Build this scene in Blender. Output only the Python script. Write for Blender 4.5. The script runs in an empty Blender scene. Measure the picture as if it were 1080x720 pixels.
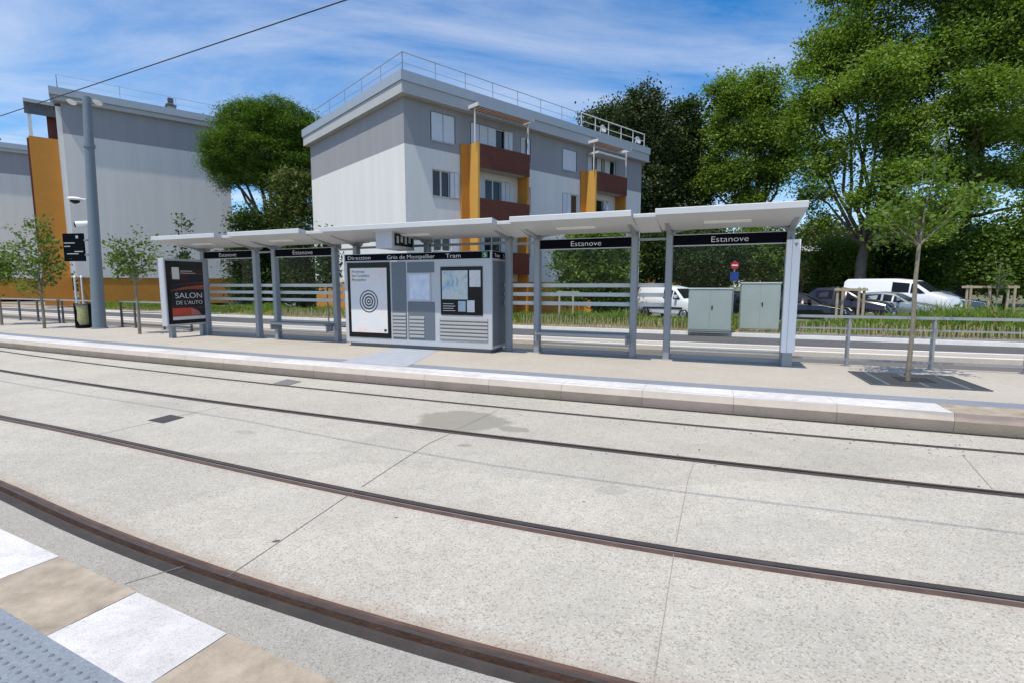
import bpy, math, random
import numpy as np
from mathutils import Vector, Matrix

rad = math.radians
rng = np.random.default_rng(7)
random.seed(7)
scene = bpy.context.scene
COL = scene.collection

# ------------------------------------------------------------------ camera
CAM_H, FOC, PITCH = 1.85, 535.0, math.atan(59 / 535.0)
cam_d = bpy.data.cameras.new('camera')
cam = bpy.data.objects.new('camera', cam_d)
COL.objects.link(cam)
cam.location = (0, 0, CAM_H)
cam.rotation_euler = (math.pi / 2 - PITCH, 0, 0)
cam_d.sensor_width = 36
cam_d.lens = FOC / 1080 * 36
cam_d.clip_start = .05
cam_d.clip_end = 2000
scene.camera = cam


def ray(x, y):
    u = (x - 540) / FOC
    v = -(y - 360) / FOC
    return np.array([u, math.cos(PITCH) + v * math.sin(PITCH), -math.sin(PITCH) + v * math.cos(PITCH)])


def G(x, y, z=0.0):
    """survey helper: where a sight line of the photograph meets height z"""
    r = ray(x, y)
    t = (z - CAM_H) / r[2]
    return np.array([r[0] * t, r[1] * t])


def at(x, y, Y):
    """survey helper: point on a sight line at distance Y"""
    r = ray(x, y)
    t = Y / r[1]
    return np.array([r[0] * t, Y, CAM_H + r[2] * t])


# ------------------------------------------------------------------ materials
MATS = {}


def mat(name, col, rough=.6, metal=0., var=.10, vscale=2.5, bump=0., bscale=40., spec=.5, detail=4, coat=0., tint=None, stretch=None):
    if name in MATS:
        return MATS[name]
    m = bpy.data.materials.new(name)
    m.use_nodes = True
    nt = m.node_tree
    b = nt.nodes['Principled BSDF']
    b.inputs['Roughness'].default_value = rough
    b.inputs['Metallic'].default_value = metal
    b.inputs['Specular IOR Level'].default_value = spec
    b.inputs['Coat Weight'].default_value = coat
    tc = nt.nodes.new('ShaderNodeTexCoord')
    if var:
        n = nt.nodes.new('ShaderNodeTexNoise')
        n.inputs['Scale'].default_value = vscale
        n.inputs['Detail'].default_value = detail
        n.inputs['Roughness'].default_value = .65
        if stretch:
            mp = nt.nodes.new('ShaderNodeMapping')
            mp.inputs['Scale'].default_value = stretch
            nt.links.new(tc.outputs['Object'], mp.inputs['Vector'])
            nt.links.new(mp.outputs['Vector'], n.inputs['Vector'])
        else:
            nt.links.new(tc.outputs['Object'], n.inputs['Vector'])
        r = nt.nodes.new('ShaderNodeValToRGB')
        r.color_ramp.elements[0].position = .28
        r.color_ramp.elements[1].position = .72
        lo = tint if tint else tuple(c * (1 - var) for c in col)
        r.color_ramp.elements[0].color = (*lo, 1)
        r.color_ramp.elements[1].color = (*[min(1, c * (1 + var * .8)) for c in col], 1)
        nt.links.new(n.outputs['Fac'], r.inputs['Fac'])
        nt.links.new(r.outputs['Color'], b.inputs['Base Color'])
    else:
        b.inputs['Base Color'].default_value = (*col, 1)
    if bump:
        n2 = nt.nodes.new('ShaderNodeTexNoise')
        n2.inputs['Scale'].default_value = bscale
        n2.inputs['Detail'].default_value = 5
        nt.links.new(tc.outputs['Object'], n2.inputs['Vector'])
        bp = nt.nodes.new('ShaderNodeBump')
        bp.inputs['Strength'].default_value = bump
        bp.inputs['Distance'].default_value = .02
        nt.links.new(n2.outputs['Fac'], bp.inputs['Height'])
        nt.links.new(bp.outputs['Normal'], b.inputs['Normal'])
    MATS[name] = m
    return m


def concrete(name, base, speck_dark, speck_light, speck=.35, scale=55., large=.12, stain=None):
    """exposed aggregate concrete: pebbles of several tones, broad blotches, small pits"""
    m = bpy.data.materials.new(name)
    m.use_nodes = True
    nt = m.node_tree
    L = nt.links.new
    b = nt.nodes['Principled BSDF']
    b.inputs['Roughness'].default_value = .85
    b.inputs['Specular IOR Level'].default_value = .25
    tc = nt.nodes.new('ShaderNodeTexCoord')
    v = nt.nodes.new('ShaderNodeTexVoronoi')
    v.inputs['Scale'].default_value = scale
    L(tc.outputs['Object'], v.inputs['Vector'])
    sep = nt.nodes.new('ShaderNodeSeparateColor')
    L(v.outputs['Color'], sep.inputs['Color'])
    r = nt.nodes.new('ShaderNodeValToRGB')
    e = r.color_ramp.elements
    e[0].position = 0
    e[0].color = (*speck_dark, 1)
    e[1].position = 1
    e[1].color = (*speck_light, 1)
    for p, c in ((.10, speck_dark), (.2, base), (.8, base)):
        q = e.new(p)
        q.color = (*c, 1)
    L(sep.outputs['Red'], r.inputs['Fac'])
    mix = nt.nodes.new('ShaderNodeMix')
    mix.data_type = 'RGBA'
    mix.inputs['Factor'].default_value = speck
    mix.inputs['A'].default_value = (*base, 1)
    L(r.outputs['Color'], mix.inputs['B'])
    n = nt.nodes.new('ShaderNodeTexNoise')
    n.inputs['Scale'].default_value = .7
    n.inputs['Detail'].default_value = 7
    n.inputs['Roughness'].default_value = .6
    L(tc.outputs['Object'], n.inputs['Vector'])
    mr = nt.nodes.new('ShaderNodeMapRange')
    mr.inputs['From Min'].default_value = .3
    mr.inputs['From Max'].default_value = .7
    mr.inputs['To Min'].default_value = 1 - large
    mr.inputs['To Max'].default_value = 1 + large * .6
    L(n.outputs['Fac'], mr.inputs['Value'])
    mul = nt.nodes.new('ShaderNodeMix')
    mul.data_type = 'RGBA'
    mul.blend_type = 'MULTIPLY'
    mul.inputs['Factor'].default_value = 1
    L(mix.outputs['Result'], mul.inputs['A'])
    L(mr.outputs['Result'], mul.inputs['B'])
    nm = nt.nodes.new('ShaderNodeTexNoise')
    nm.inputs['Scale'].default_value = 7
    nm.inputs['Detail'].default_value = 6
    nm.inputs['Roughness'].default_value = .7
    L(tc.outputs['Object'], nm.inputs['Vector'])
    rm = nt.nodes.new('ShaderNodeMapRange')
    rm.inputs['From Min'].default_value = .3
    rm.inputs['From Max'].default_value = .7
    rm.inputs['To Min'].default_value = 1 - large * .8
    rm.inputs['To Max'].default_value = 1 + large * .5
    L(nm.outputs['Fac'], rm.inputs['Value'])
    mu2 = nt.nodes.new('ShaderNodeMix')
    mu2.data_type = 'RGBA'
    mu2.blend_type = 'MULTIPLY'
    mu2.inputs['Factor'].default_value = 1
    L(mul.outputs['Result'], mu2.inputs['A'])
    L(rm.outputs['Result'], mu2.inputs['B'])
    out = mu2.outputs['Result']
    if stain:
        # neighbouring pours differ slightly in tone: cells about five metres long
        wv_ = nt.nodes.new('ShaderNodeTexVoronoi')
        wv_.inputs['Scale'].default_value = .22
        mpv = nt.nodes.new('ShaderNodeMapping')
        mpv.inputs['Rotation'].default_value = (0, 0, .38)
        mpv.inputs['Scale'].default_value = (1, 2.6, 1)
        L(tc.outputs['Object'], mpv.inputs['Vector'])
        L(mpv.outputs['Vector'], wv_.inputs['Vector'])
        sc_ = nt.nodes.new('ShaderNodeSeparateColor')
        L(wv_.outputs['Color'], sc_.inputs['Color'])
        rr_ = nt.nodes.new('ShaderNodeMapRange')
        rr_.inputs['To Min'].default_value = .94
        rr_.inputs['To Max'].default_value = 1.04
        L(sc_.outputs['Red'], rr_.inputs['Value'])
        mu3 = nt.nodes.new('ShaderNodeMix')
        mu3.data_type = 'RGBA'
        mu3.blend_type = 'MULTIPLY'
        mu3.inputs['Factor'].default_value = 1
        L(out, mu3.inputs['A'])
        L(rr_.outputs['Result'], mu3.inputs['B'])
        out = mu3.outputs['Result']
    for (sx, sy, ra, rb, ang, amt, col) in (stain or ()):
        ms = nt.nodes.new('ShaderNodeMapping')
        ms.vector_type = 'TEXTURE'
        ms.inputs['Location'].default_value = (sx, sy, 0)
        ms.inputs['Rotation'].default_value = (0, 0, ang)
        ms.inputs['Scale'].default_value = (ra, rb, 1)
        L(tc.outputs['Object'], ms.inputs['Vector'])
        ln = nt.nodes.new('ShaderNodeVectorMath')
        ln.operation = 'LENGTH'
        L(ms.outputs['Vector'], ln.inputs[0])
        nz = nt.nodes.new('ShaderNodeTexNoise')
        nz.inputs['Scale'].default_value = 3.5
        nz.inputs['Detail'].default_value = 4
        L(tc.outputs['Object'], nz.inputs['Vector'])
        sm = nt.nodes.new('ShaderNodeMath')
        sm.operation = 'MULTIPLY_ADD'
        sm.inputs[1].default_value = .7
        L(nz.outputs['Fac'], sm.inputs[0])
        L(ln.outputs['Value'], sm.inputs[2])
        rg_ = nt.nodes.new('ShaderNodeMapRange')
        rg_.inputs['From Min'].default_value = 1.38
        rg_.inputs['From Max'].default_value = 1.18
        rg_.inputs['To Max'].default_value = amt
        L(sm.outputs['Value'], rg_.inputs['Value'])
        mxs = nt.nodes.new('ShaderNodeMix')
        mxs.data_type = 'RGBA'
        L(rg_.outputs['Result'], mxs.inputs['Factor'])
        L(out, mxs.inputs['A'])
        mxs.inputs['B'].default_value = (*col, 1)
        out = mxs.outputs['Result']
    # sparse grime spots
    n3 = nt.nodes.new('ShaderNodeTexNoise')
    n3.inputs['Scale'].default_value = 4.5
    n3.inputs['Detail'].default_value = 3
    L(tc.outputs['Object'], n3.inputs['Vector'])
    m3 = nt.nodes.new('ShaderNodeMapRange')
    m3.inputs['From Min'].default_value = .66
    m3.inputs['From Max'].default_value = .76
    L(n3.outputs['Fac'], m3.inputs['Value'])
    m3b = nt.nodes.new('ShaderNodeMath')
    m3b.operation = 'MULTIPLY'
    m3b.inputs[1].default_value = .35
    L(m3.outputs['Result'], m3b.inputs[0])
    g = nt.nodes.new('ShaderNodeMix')
    g.data_type = 'RGBA'
    L(m3b.outputs['Value'], g.inputs['Factor'])
    L(out, g.inputs['A'])
    g.inputs['B'].default_value = (*[c * .6 for c in base], 1)
    L(g.outputs['Result'], b.inputs['Base Color'])
    bp = nt.nodes.new('ShaderNodeBump')
    bp.inputs['Strength'].default_value = .35
    bp.inputs['Distance'].default_value = .006
    L(v.outputs['Distance'], bp.inputs['Height'])
    L(bp.outputs['Normal'], b.inputs['Normal'])
    MATS[name] = m
    return m


def leafmat(name, dark, light, trans=.3, vscale=.9, fine=9.):
    m = bpy.data.materials.new(name)
    m.use_nodes = True
    nt = m.node_tree
    L = nt.links.new
    nt.nodes.remove(nt.nodes['Principled BSDF'])
    out = nt.nodes['Material Output']
    tc = nt.nodes.new('ShaderNodeTexCoord')
    n = nt.nodes.new('ShaderNodeTexNoise')
    n.inputs['Scale'].default_value = vscale
    n.inputs['Detail'].default_value = 2
    L(tc.outputs['Object'], n.inputs['Vector'])
    n2 = nt.nodes.new('ShaderNodeTexNoise')
    n2.inputs['Scale'].default_value = fine
    n2.inputs['Detail'].default_value = 1
    L(tc.outputs['Object'], n2.inputs['Vector'])
    ad = nt.nodes.new('ShaderNodeMath')
    ad.operation = 'ADD'
    L(n.outputs['Fac'], ad.inputs[0])
    L(n2.outputs['Fac'], ad.inputs[1])
    mr = nt.nodes.new('ShaderNodeMapRange')
    mr.inputs['From Min'].default_value = .65
    mr.inputs['From Max'].default_value = 1.35
    L(ad.outputs['Value'], mr.inputs['Value'])
    mx = nt.nodes.new('ShaderNodeMix')
    mx.data_type = 'RGBA'
    mx.inputs['A'].default_value = (*dark, 1)
    mx.inputs['B'].default_value = (*light, 1)
    L(mr.outputs['Result'], mx.inputs['Factor'])
    d = nt.nodes.new('ShaderNodeBsdfPrincipled')
    d.inputs['Roughness'].default_value = .6
    d.inputs['Specular IOR Level'].default_value = .22
    L(mx.outputs['Result'], d.inputs['Base Color'])
    t = nt.nodes.new('ShaderNodeBsdfTranslucent')
    hs = nt.nodes.new('ShaderNodeHueSaturation')
    hs.inputs['Value'].default_value = 1.5
    hs.inputs['Saturation'].default_value = 1.15
    L(mx.outputs['Result'], hs.inputs['Color'])
    L(hs.outputs['Color'], t.inputs['Color'])
    ms = nt.nodes.new('ShaderNodeMixShader')
    ms.inputs['Fac'].default_value = trans
    L(d.outputs['BSDF'], ms.inputs[1])
    L(t.outputs['BSDF'], ms.inputs[2])
    L(ms.outputs['Shader'], out.inputs['Surface'])
    MATS[name] = m
    return m


def glassmat(name, tint=(.9, .95, .94), gloss=.09, rough=.02):
    m = bpy.data.materials.new(name)
    m.use_nodes = True
    nt = m.node_tree
    nt.nodes.remove(nt.nodes['Principled BSDF'])
    out = nt.nodes['Material Output']
    t = nt.nodes.new('ShaderNodeBsdfTransparent')
    t.inputs['Color'].default_value = (*tint, 1)
    g = nt.nodes.new('ShaderNodeBsdfGlossy')
    g.inputs['Roughness'].default_value = rough
    lw = nt.nodes.new('ShaderNodeLayerWeight')
    lw.inputs['Blend'].default_value = .18
    mt = nt.nodes.new('ShaderNodeMath')
    mt.operation = 'MULTIPLY_ADD'
    mt.inputs[1].default_value = .14
    mt.inputs[2].default_value = gloss * .2
    nt.links.new(lw.outputs['Fresnel'], mt.inputs[0])
    ms = nt.nodes.new('ShaderNodeMixShader')
    nt.links.new(mt.outputs['Value'], ms.inputs['Fac'])
    nt.links.new(t.outputs['BSDF'], ms.inputs[1])
    nt.links.new(g.outputs['BSDF'], ms.inputs[2])
    nt.links.new(ms.outputs['Shader'], out.inputs['Surface'])
    MATS[name] = m
    return m


M_SLAB = concrete('track concrete', (.470, .442, .382), (.20, .178, .142), (.67, .635, .565), .55, 105, .11,
                  stain=((-.70, 6.85, .72, .52, -.38, .80, (.25, .235, .195)), (.02, 6.42, .24, .13, -.35, .75, (.25, .235, .195)), (.9, 4.45, .16, .10, 0, .35, (.26, .25, .23)),
                         (-.55, 5.75, .09, .06, 0, .5, (.2, .19, .17)), (-3.4, 6.3, .20, .07, -.4, .35, (.24, .225, .2)), (2.3, 5.6, .5, .22, -.3, .22, (.30, .28, .24)),
                         (-1.6, 4.0, .9, .5, .3, .16, (.32, .30, .26)), (1.9, 3.6, .7, .35, .2, .18, (.32, .31, .28)), (-5.4, 7.6, 1.0, .3, -.5, .2, (.32, .30, .27)), (.3, 2.9, .5, .3, .5, .15, (.34, .32, .28)),
                         (-1.72, 3.52, .030, .020, .3, .9, (.06, .055, .05)), (-.93, 3.9, .02, .014, 0, .8, (.1, .09, .08)), (.62, 4.2, .018, .012, 0, .8, (.1, .09, .08))))
M_SLAB_GREY = concrete('edge concrete', (.37, .355, .32), (.15, .145, .13), (.55, .53, .49), .5, 130, .12)
M_PAVE = concrete('platform paving', (.46, .42, .36), (.30, .27, .22), (.56, .52, .46), .45, 90, .07)
M_WHITESTONE = concrete('white kerb stone', (.65, .63, .61), (.44, .43, .41), (.72, .71, .70), .4, 110, .20)
M_BEIGESTONE = mat('beige kerb stone', (.41, .345, .265), .8, var=.2, vscale=6, bump=.15, bscale=60, tint=(.235, .19, .14), detail=10)
M_KERBFACE = mat('kerb stone face', (.33, .27, .22), .8, var=.16, vscale=2.2, bump=.2)
M_KERBFACE2 = mat('kerb stone face yellowed', (.32, .27, .205), .8, var=.16, vscale=2.6, bump=.2)
M_KERBFACE3 = mat('kerb stone face pink', (.37, .29, .25), .8, var=.14, vscale=2.0, bump=.2)
M_KERBEDGE = mat('kerb edge', (.50, .44, .375), .8, var=.10, vscale=3., bump=.15)
M_TACTILE = concrete('blue grey tactile paving', (.23, .26, .30), (.15, .17, .2), (.33, .36, .40), .4, 80, .08)
M_ASPHALT = concrete('asphalt', (.115, .112, .112), (.06, .06, .06), (.2, .2, .195), .5, 70, .12)
M_LANE = concrete('cycle lane asphalt', (.16, .145, .13), (.09, .08, .07), (.22, .21, .2), .5, 70, .12)
M_MEDIAN = concrete('median concrete', (.45, .40, .34), (.3, .27, .23), (.55, .5, .45), .4, 60, .08)
M_WHITEKERB = mat('white kerb', (.66, .65, .62), .8, var=.12)
M_SOIL = mat('dry verge soil', (.30, .24, .15), .95, var=.35, vscale=1.2, bump=.5, bscale=12)
M_EARTH = mat('earth and dry grass', (.14, .14, .07), .95, var=.35, vscale=.25)
M_JOINT = mat('slab joint filler', (.19, .175, .15), .9, var=.15)
M_DAMP = mat('damp concrete', (.235, .215, .18), .6, var=.10, vscale=3)
M_STEEL = mat('rail steel', (.12, .098, .085), .45, .6, var=.25, vscale=6)
M_POLISH = mat('polished rail edge', (.42, .38, .36), .5, .7, var=.15)
M_RUST = mat('rusty rail flange', (.10, .060, .045), .75, .1, var=.35, vscale=5, bump=.3)
M_SEAL = mat('rail rubber seal', (.046, .038, .034), .85, var=.3, vscale=4, bump=.3)
M_GROOVE = mat('groove dirt and gap shade', (.022, .02, .018), .9, var=.2)
M_STEELCOVER = mat('cast cover', (.07, .068, .066), .7, .3, var=.2, vscale=20, bump=.4, bscale=60)
M_GREY = mat('grey blue shelter paint', (.27, .295, .325), .42, .15, var=.05, vscale=1.5)
M_GREYLIGHT = mat('light grey shelter paint', (.47, .49, .52), .45, .1, var=.04, vscale=1.5)
M_ROOFMET = mat('roof panel paint', (.55, .56, .57), .45, .1, var=.04, vscale=1.2)
M_DARKPANEL = mat('dark grey panel', (.13, .155, .185), .4, .1, var=.05)
M_PLATE = mat('louvre sheet', (.33, .33, .325), .5, .2, var=.05)
M_BLACK = mat('black sign enamel', (.003, .004, .008), .6, var=0, spec=.05)
M_BLACKGLASS = mat('black glass border', (.004, .004, .006), .22, var=0, spec=.3)
M_WHITE = mat('white lettering', (.80, .80, .80), .6, var=0)
M_PALE = mat('pale print', (.68, .67, .66), .6, var=.03)
M_LAMP = mat('frosted lamp cover', (.8, .8, .78), .4, var=0)
M_GALV = mat('galvanised steel', (.38, .40, .42), .42, .6, var=.10, vscale=5)
M_DARKGALV = mat('dark railing steel', (.10, .105, .115), .5, .4, var=.1)
M_POLE = mat('mast paint', (.16, .20, .235), .45, .15, var=.06, vscale=1.2)
M_GLASS = glassmat('shelter glass', (.955, .97, .97), .02)
M_GLASSGREEN = glassmat('edge glass', (.55, .66, .64), .09)
M_WIRE = mat('copper wire', (.03, .028, .026), .6, .3, var=0)
M_WHITEPAINT = mat('white enamel', (.84, .85, .87), .35, var=.02)
M_WOOD = mat('weathered chestnut', (.36, .29, .2), .85, var=.35, vscale=6, bump=.3)
M_WOODPALE = mat('pale timber', (.42, .34, .23), .8, var=.25, vscale=5)
M_BARK = mat('young bark', (.23, .20, .15), .85, var=.3, vscale=8, bump=.4, bscale=25)
M_BARKDARK = mat('dark bark', (.075, .062, .05), .9, var=.4, vscale=3, bump=.6, bscale=10)
M_BARKPLANE = mat('plane bark', (.16, .145, .115), .85, var=.45, vscale=1.6, bump=.3, bscale=6)
L_PLANE = leafmat('plane tree leaf', (.070, .138, .018), (.240, .335, .060), .32, .35, 3.)
L_PLANE2 = leafmat('deep plane leaf', (.062, .122, .017), (.212, .305, .055), .32, .35, 3.)
L_OAK = leafmat('holm oak leaf', (.030, .048, .015), (.075, .105, .034), .14, .4, 3.)
L_PINE = leafmat('pine needle', (.050, .110, .014), (.150, .245, .040), .22, .6, 4.)
L_BUSH = leafmat('shrub leaf', (.052, .10, .015), (.17, .26, .045), .34, 1.2, 6.)
L_HEDGE = leafmat('dark hedge leaf', (.024, .046, .012), (.065, .110, .026), .24, .8, 5.)
L_SAPLING = leafmat('sapling leaf', (.06, .105, .022), (.16, .23, .05), .34, 2, 8.)
L_GRASS = leafmat('verge grass', (.085, .17, .018), (.25, .36, .06), .35, .8, 5.)
L_FAR = leafmat('pale far foliage', (.075, .105, .035), (.14, .18, .06), .25, .3, 2.)


# ------------------------------------------------------------------ mesh builder
class MB:
    def __init__(self):
        self.v, self.f, self.m, self.mats = [], [], [], []

    def mi(self, m):
        if m not in self.mats:
            self.mats.append(m)
        return self.mats.index(m)

    def face(self, pts, m):
        k = len(self.v)
        self.v += [tuple(map(float, p)) for p in pts]
        self.f.append(tuple(range(k, k + len(pts))))
        self.m.append(self.mi(m))

    def hexa(self, c, m):
        """c: 8 corners, bottom 4 ccw then top 4 ccw"""
        k = len(self.v)
        self.v += [tuple(map(float, p)) for p in c]
        for q in ((0, 3, 2, 1), (4, 5, 6, 7), (0, 1, 5, 4), (1, 2, 6, 5), (2, 3, 7, 6), (3, 0, 4, 7)):
            self.f.append(tuple(k + i for i in q))
            self.m.append(self.mi(m))
        return self

    def box(self, x0, x1, y0, y1, z0, z1, m):
        return self.hexa([(x0, y0, z0), (x1, y0, z0), (x1, y1, z0), (x0, y1, z0), (x0, y0, z1), (x1, y0, z1), (x1, y1, z1), (x0, y1, z1)], m)

    def rbox(self, x0, x1, y0, y1, z0, z1, m, b=.01):
        """box with chamfered vertical and horizontal edges (stacked rings)"""
        def ring(i, z):
            return [(x0 + i, y0 + b, z), (x0 + b, y0 + i, z), (x1 - b, y0 + i, z), (x1 - i, y0 + b, z), (x1 - i, y1 - b, z), (x1 - b, y1 - i, z), (x0 + b, y1 - i, z), (x0 + i, y1 - b, z)]
        h = b * .5
        rings = [ring(h, z0), ring(0, z0 + h), ring(0, z1 - h), ring(h, z1)]
        return self.loft(rings, m, True)

    def loft(self, rings, m, caps=True, closed=True):
        k = len(self.v)
        n = len(rings[0])
        for r in rings:
            self.v += [tuple(map(float, p)) for p in r]
        mi = self.mi(m)
        for i in range(len(rings) - 1):
            for j in range(n if closed else n - 1):
                a = k + i * n + j
                b = k + i * n + (j + 1) % n
                self.f.append((a, b, b + n, a + n))
                self.m.append(mi)
        if caps:
            self.f.append(tuple(k + j for j in reversed(range(n))))
            self.m.append(mi)
            self.f.append(tuple(k + (len(rings) - 1) * n + j for j in range(n)))
            self.m.append(mi)
        return self

    def tube(self, pts, r, m, n=8, caps=True):
        pts = [Vector(p) for p in pts]
        rs = r if isinstance(r, (list, tuple)) else [r] * len(pts)
        rings = []
        up = None
        for i, p in enumerate(pts):
            d = (pts[min(i + 1, len(pts) - 1)] - pts[max(i - 1, 0)]).normalized()
            if up is None:
                up = Vector((0, 0, 1)) if abs(d.z) < .9 else Vector((1, 0, 0))
            s = d.cross(up)
            if s.length < 1e-5:
                s = d.cross(Vector((0, 1, 0)))
            s.normalize()
            t = s.cross(d).normalized()
            up = t
            rings.append([p + (s * math.cos(a) + t * math.sin(a)) * rs[i] for a in [2 * math.pi * j / n for j in range(n)]])
        return self.loft(rings, m, caps)

    def bar(self, p0, p1, w, h, m):
        """rectangular bar between two points, w sideways and h upwards"""
        p0, p1 = Vector(p0), Vector(p1)
        d = (p1 - p0).normalized()
        s = d.cross(Vector((0, 0, 1)))
        if s.length < 1e-4:
            s = Vector((1, 0, 0))
        s.normalize()
        t = s.cross(d).normalized()
        o = [(-1, -1), (1, -1), (1, 1), (-1, 1)]
        return self.loft([[p + s * (a * w / 2) + t * (b * h / 2) for a, b in o] for p in (p0, p1)], m)

    def prism(self, poly, axis, a0, a1, m):
        """extrude a 2-D polygon along axis 'x' (poly in y,z) or 'y' (poly in x,z) or 'z'"""
        def P(q, a):
            return {'x': (a, q[0], q[1]), 'y': (q[0], a, q[1]), 'z': (q[0], q[1], a)}[axis]
        return self.loft([[P(q, a0) for q in poly], [P(q, a1) for q in poly]], m)

    def build(self, name, parent=None, smooth=False, loc=None, rotz=0):
        me = bpy.data.meshes.new(name)
        me.from_pydata(self.v, [], self.f)
        for m in self.mats:
            me.materials.append(m)
        me.polygons.foreach_set('material_index', self.m)
        if smooth:
            me.polygons.foreach_set('use_smooth', [True] * len(self.f))
            try:
                me.set_sharp_from_angle(angle=rad(38))
            except Exception:
                pass
        me.update()
        o = bpy.data.objects.new(name, me)
        COL.objects.link(o)
        if parent:
            o.parent = parent
        if loc is not None:
            o.location = loc
        o.rotation_euler.z = rotz
        return o


def build_each(mb, name, parent):
    """each connected piece of the builder becomes a part of its own"""
    par = list(range(len(mb.v)))

    def find(i):
        while par[i] != i:
            par[i] = par[par[i]]
            i = par[i]
        return i
    for f in mb.f:
        for q in f[1:]:
            par[find(q)] = find(f[0])
    groups = {}
    for f, m in zip(mb.f, mb.m):
        groups.setdefault(find(f[0]), []).append((f, m))
    out = []
    for g_ in groups.values():
        n = MB()
        n.mats = list(mb.mats)
        ids = {}
        for f, m in g_:
            for q in f:
                if q not in ids:
                    ids[q] = len(n.v)
                    n.v.append(mb.v[q])
            n.f.append(tuple(ids[q] for q in f))
            n.m.append(m)
        out.append(n.build(name, parent))
    return out


def fix_normals(o):
    import bmesh
    bm = bmesh.new()
    bm.from_mesh(o.data)
    bmesh.ops.recalc_face_normals(bm, faces=bm.faces)
    bm.to_mesh(o.data)
    bm.free()
    return o


def tag(o, label, cat, group=None):
    o['label'] = label
    o['category'] = cat
    if group:
        o['group'] = group
    return o


def thing(name, label, cat, loc=(0, 0, 0), rotz=0., group=None):
    o = bpy.data.objects.new(name, None)
    COL.objects.link(o)
    o.empty_display_size = .2
    o.location = tuple(map(float, loc))
    o.rotation_euler.z = rotz
    return tag(o, label, cat, group)


def struct(o):
    o['kind'] = 'structure'
    return o


def copy_tree(o, parent=None):
    c = o.copy()
    COL.objects.link(c)
    if parent:
        c.parent = parent
    for ch in list(o.children):
        copy_tree(ch, c)
    return c


def quads_mesh(name, V, mats, parent=None, midx=None):
    """V: (N,4,3) array of quads"""
    N = len(V)
    me = bpy.data.meshes.new(name)
    me.vertices.add(N * 4)
    me.vertices.foreach_set('co', V.reshape(-1).astype(np.float32))
    me.loops.add(N * 4)
    me.loops.foreach_set('vertex_index', np.arange(N * 4, dtype=np.int32))
    me.polygons.add(N)
    me.polygons.foreach_set('loop_start', np.arange(0, N * 4, 4, dtype=np.int32))
    for m in mats:
        me.materials.append(m)
    if midx is not None:
        me.polygons.foreach_set('material_index', midx.astype(np.int32))
    me.update(calc_edges=True)
    o = bpy.data.objects.new(name, me)
    COL.objects.link(o)
    if parent:
        o.parent = parent
    return o


def lettering(name, s, size, m, parent, loc, rot=(math.pi / 2, 0, 0), width=None, align='LEFT', ext=.0015, shear=0):
    cu = bpy.data.curves.new(name, 'FONT')
    cu.body = s
    cu.size = size
    cu.align_x = align
    cu.extrude = ext
    cu.offset = -.011 * size
    cu.shear = shear
    o = bpy.data.objects.new(name, cu)
    COL.objects.link(o)
    bpy.context.view_layer.update()
    dg = bpy.context.evaluated_depsgraph_get()
    me = bpy.data.meshes.new_from_object(o.evaluated_get(dg))
    me.name = name
    sx = 1.
    if width:
        xs = [v.co.x for v in me.vertices]
        sx = width / (max(xs) - min(xs))
    bpy.data.objects.remove(o)
    bpy.data.curves.remove(cu)
    if sx != 1.:
        me.transform(Matrix.Diagonal((sx, 1, 1, 1)))
    me.materials.clear()
    me.materials.append(m)
    t = bpy.data.objects.new(name, me)
    COL.objects.link(t)
    t.parent = parent
    t.location = loc
    t.rotation_euler = rot
    return t


# ------------------------------------------------------------------ alignment curves of the track and the street
ST = np.arange(-70, 34, .3)


def poly_line(c, lo, hi):
    c = np.array(c)
    y = np.polyval(c, np.clip(ST, lo, hi) / 10)
    dc = np.polyder(c)
    y = np.where(ST < lo, y + np.polyval(dc, lo / 10) / 10 * (ST - lo), y)
    y = np.where(ST > hi, y + np.polyval(dc, hi / 10) / 10 * (ST - hi), y)
    return np.stack([ST, y], 1)


def offset(P, d):
    g = np.gradient(P, axis=0)
    n = np.stack([-g[:, 1], g[:, 0]], 1)
    n /= np.linalg.norm(n, axis=1)[:, None]
    return P + n * d


FAR = poly_line([.4726, -3.9148, 6.0035], -22, 12)
KERB = poly_line([.2408, -4.026, 8.4435], -24, 12)


def near_rail(c, lo, hi, d):
    base = offset(FAR, d)
    yb = np.interp(ST, base[:, 0], base[:, 1])
    yp = np.polyval(np.array(c), np.clip(ST, lo, hi) / 10)
    yl, yr = np.interp(lo, ST, yb), np.interp(hi, ST, yb)
    pl, pr = np.polyval(c, lo / 10), np.polyval(c, hi / 10)
    y = np.where(ST < lo, yb + (pl - yl), np.where(ST > hi, yb + (pr - yr), yp))
    for _ in range(4):
        ys = np.convolve(np.pad(y, 2, mode='edge'), np.ones(5) / 5, 'valid')
        w = np.exp(-np.minimum(abs(ST - lo), abs(ST - hi)) / 1.0)
        y = y * (1 - w) + ys * w
    return np.stack([ST, y], 1)


R1 = near_rail([2.2697, -3.5982, 2.2899], -5.2, 1.6, -3.41)
R2 = near_rail([1.6295, 1.8946, -3.9321, 3.7883], -7.6, 3.2, -1.98)
R3 = FAR
R4 = offset(FAR, 1.43)
VERGE = np.stack([ST, 7.8e-4 * np.clip(ST, -40, 20) ** 2 - .448 * ST + 21.95], 1)


def ribbon(name, A, B, z, m, zb=None, keep=None):
    zb = z if zb is None else zb
    a = np.column_stack([A, np.full(len(A), z)])
    b = np.column_stack([B, np.full(len(B), zb)])
    Q = np.stack([a[:-1], a[1:], b[1:], b[:-1]], 1)
    if keep is not None:
        Q = Q[keep(ST[:-1])]
    return quads_mesh(name, Q, [m])


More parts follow.
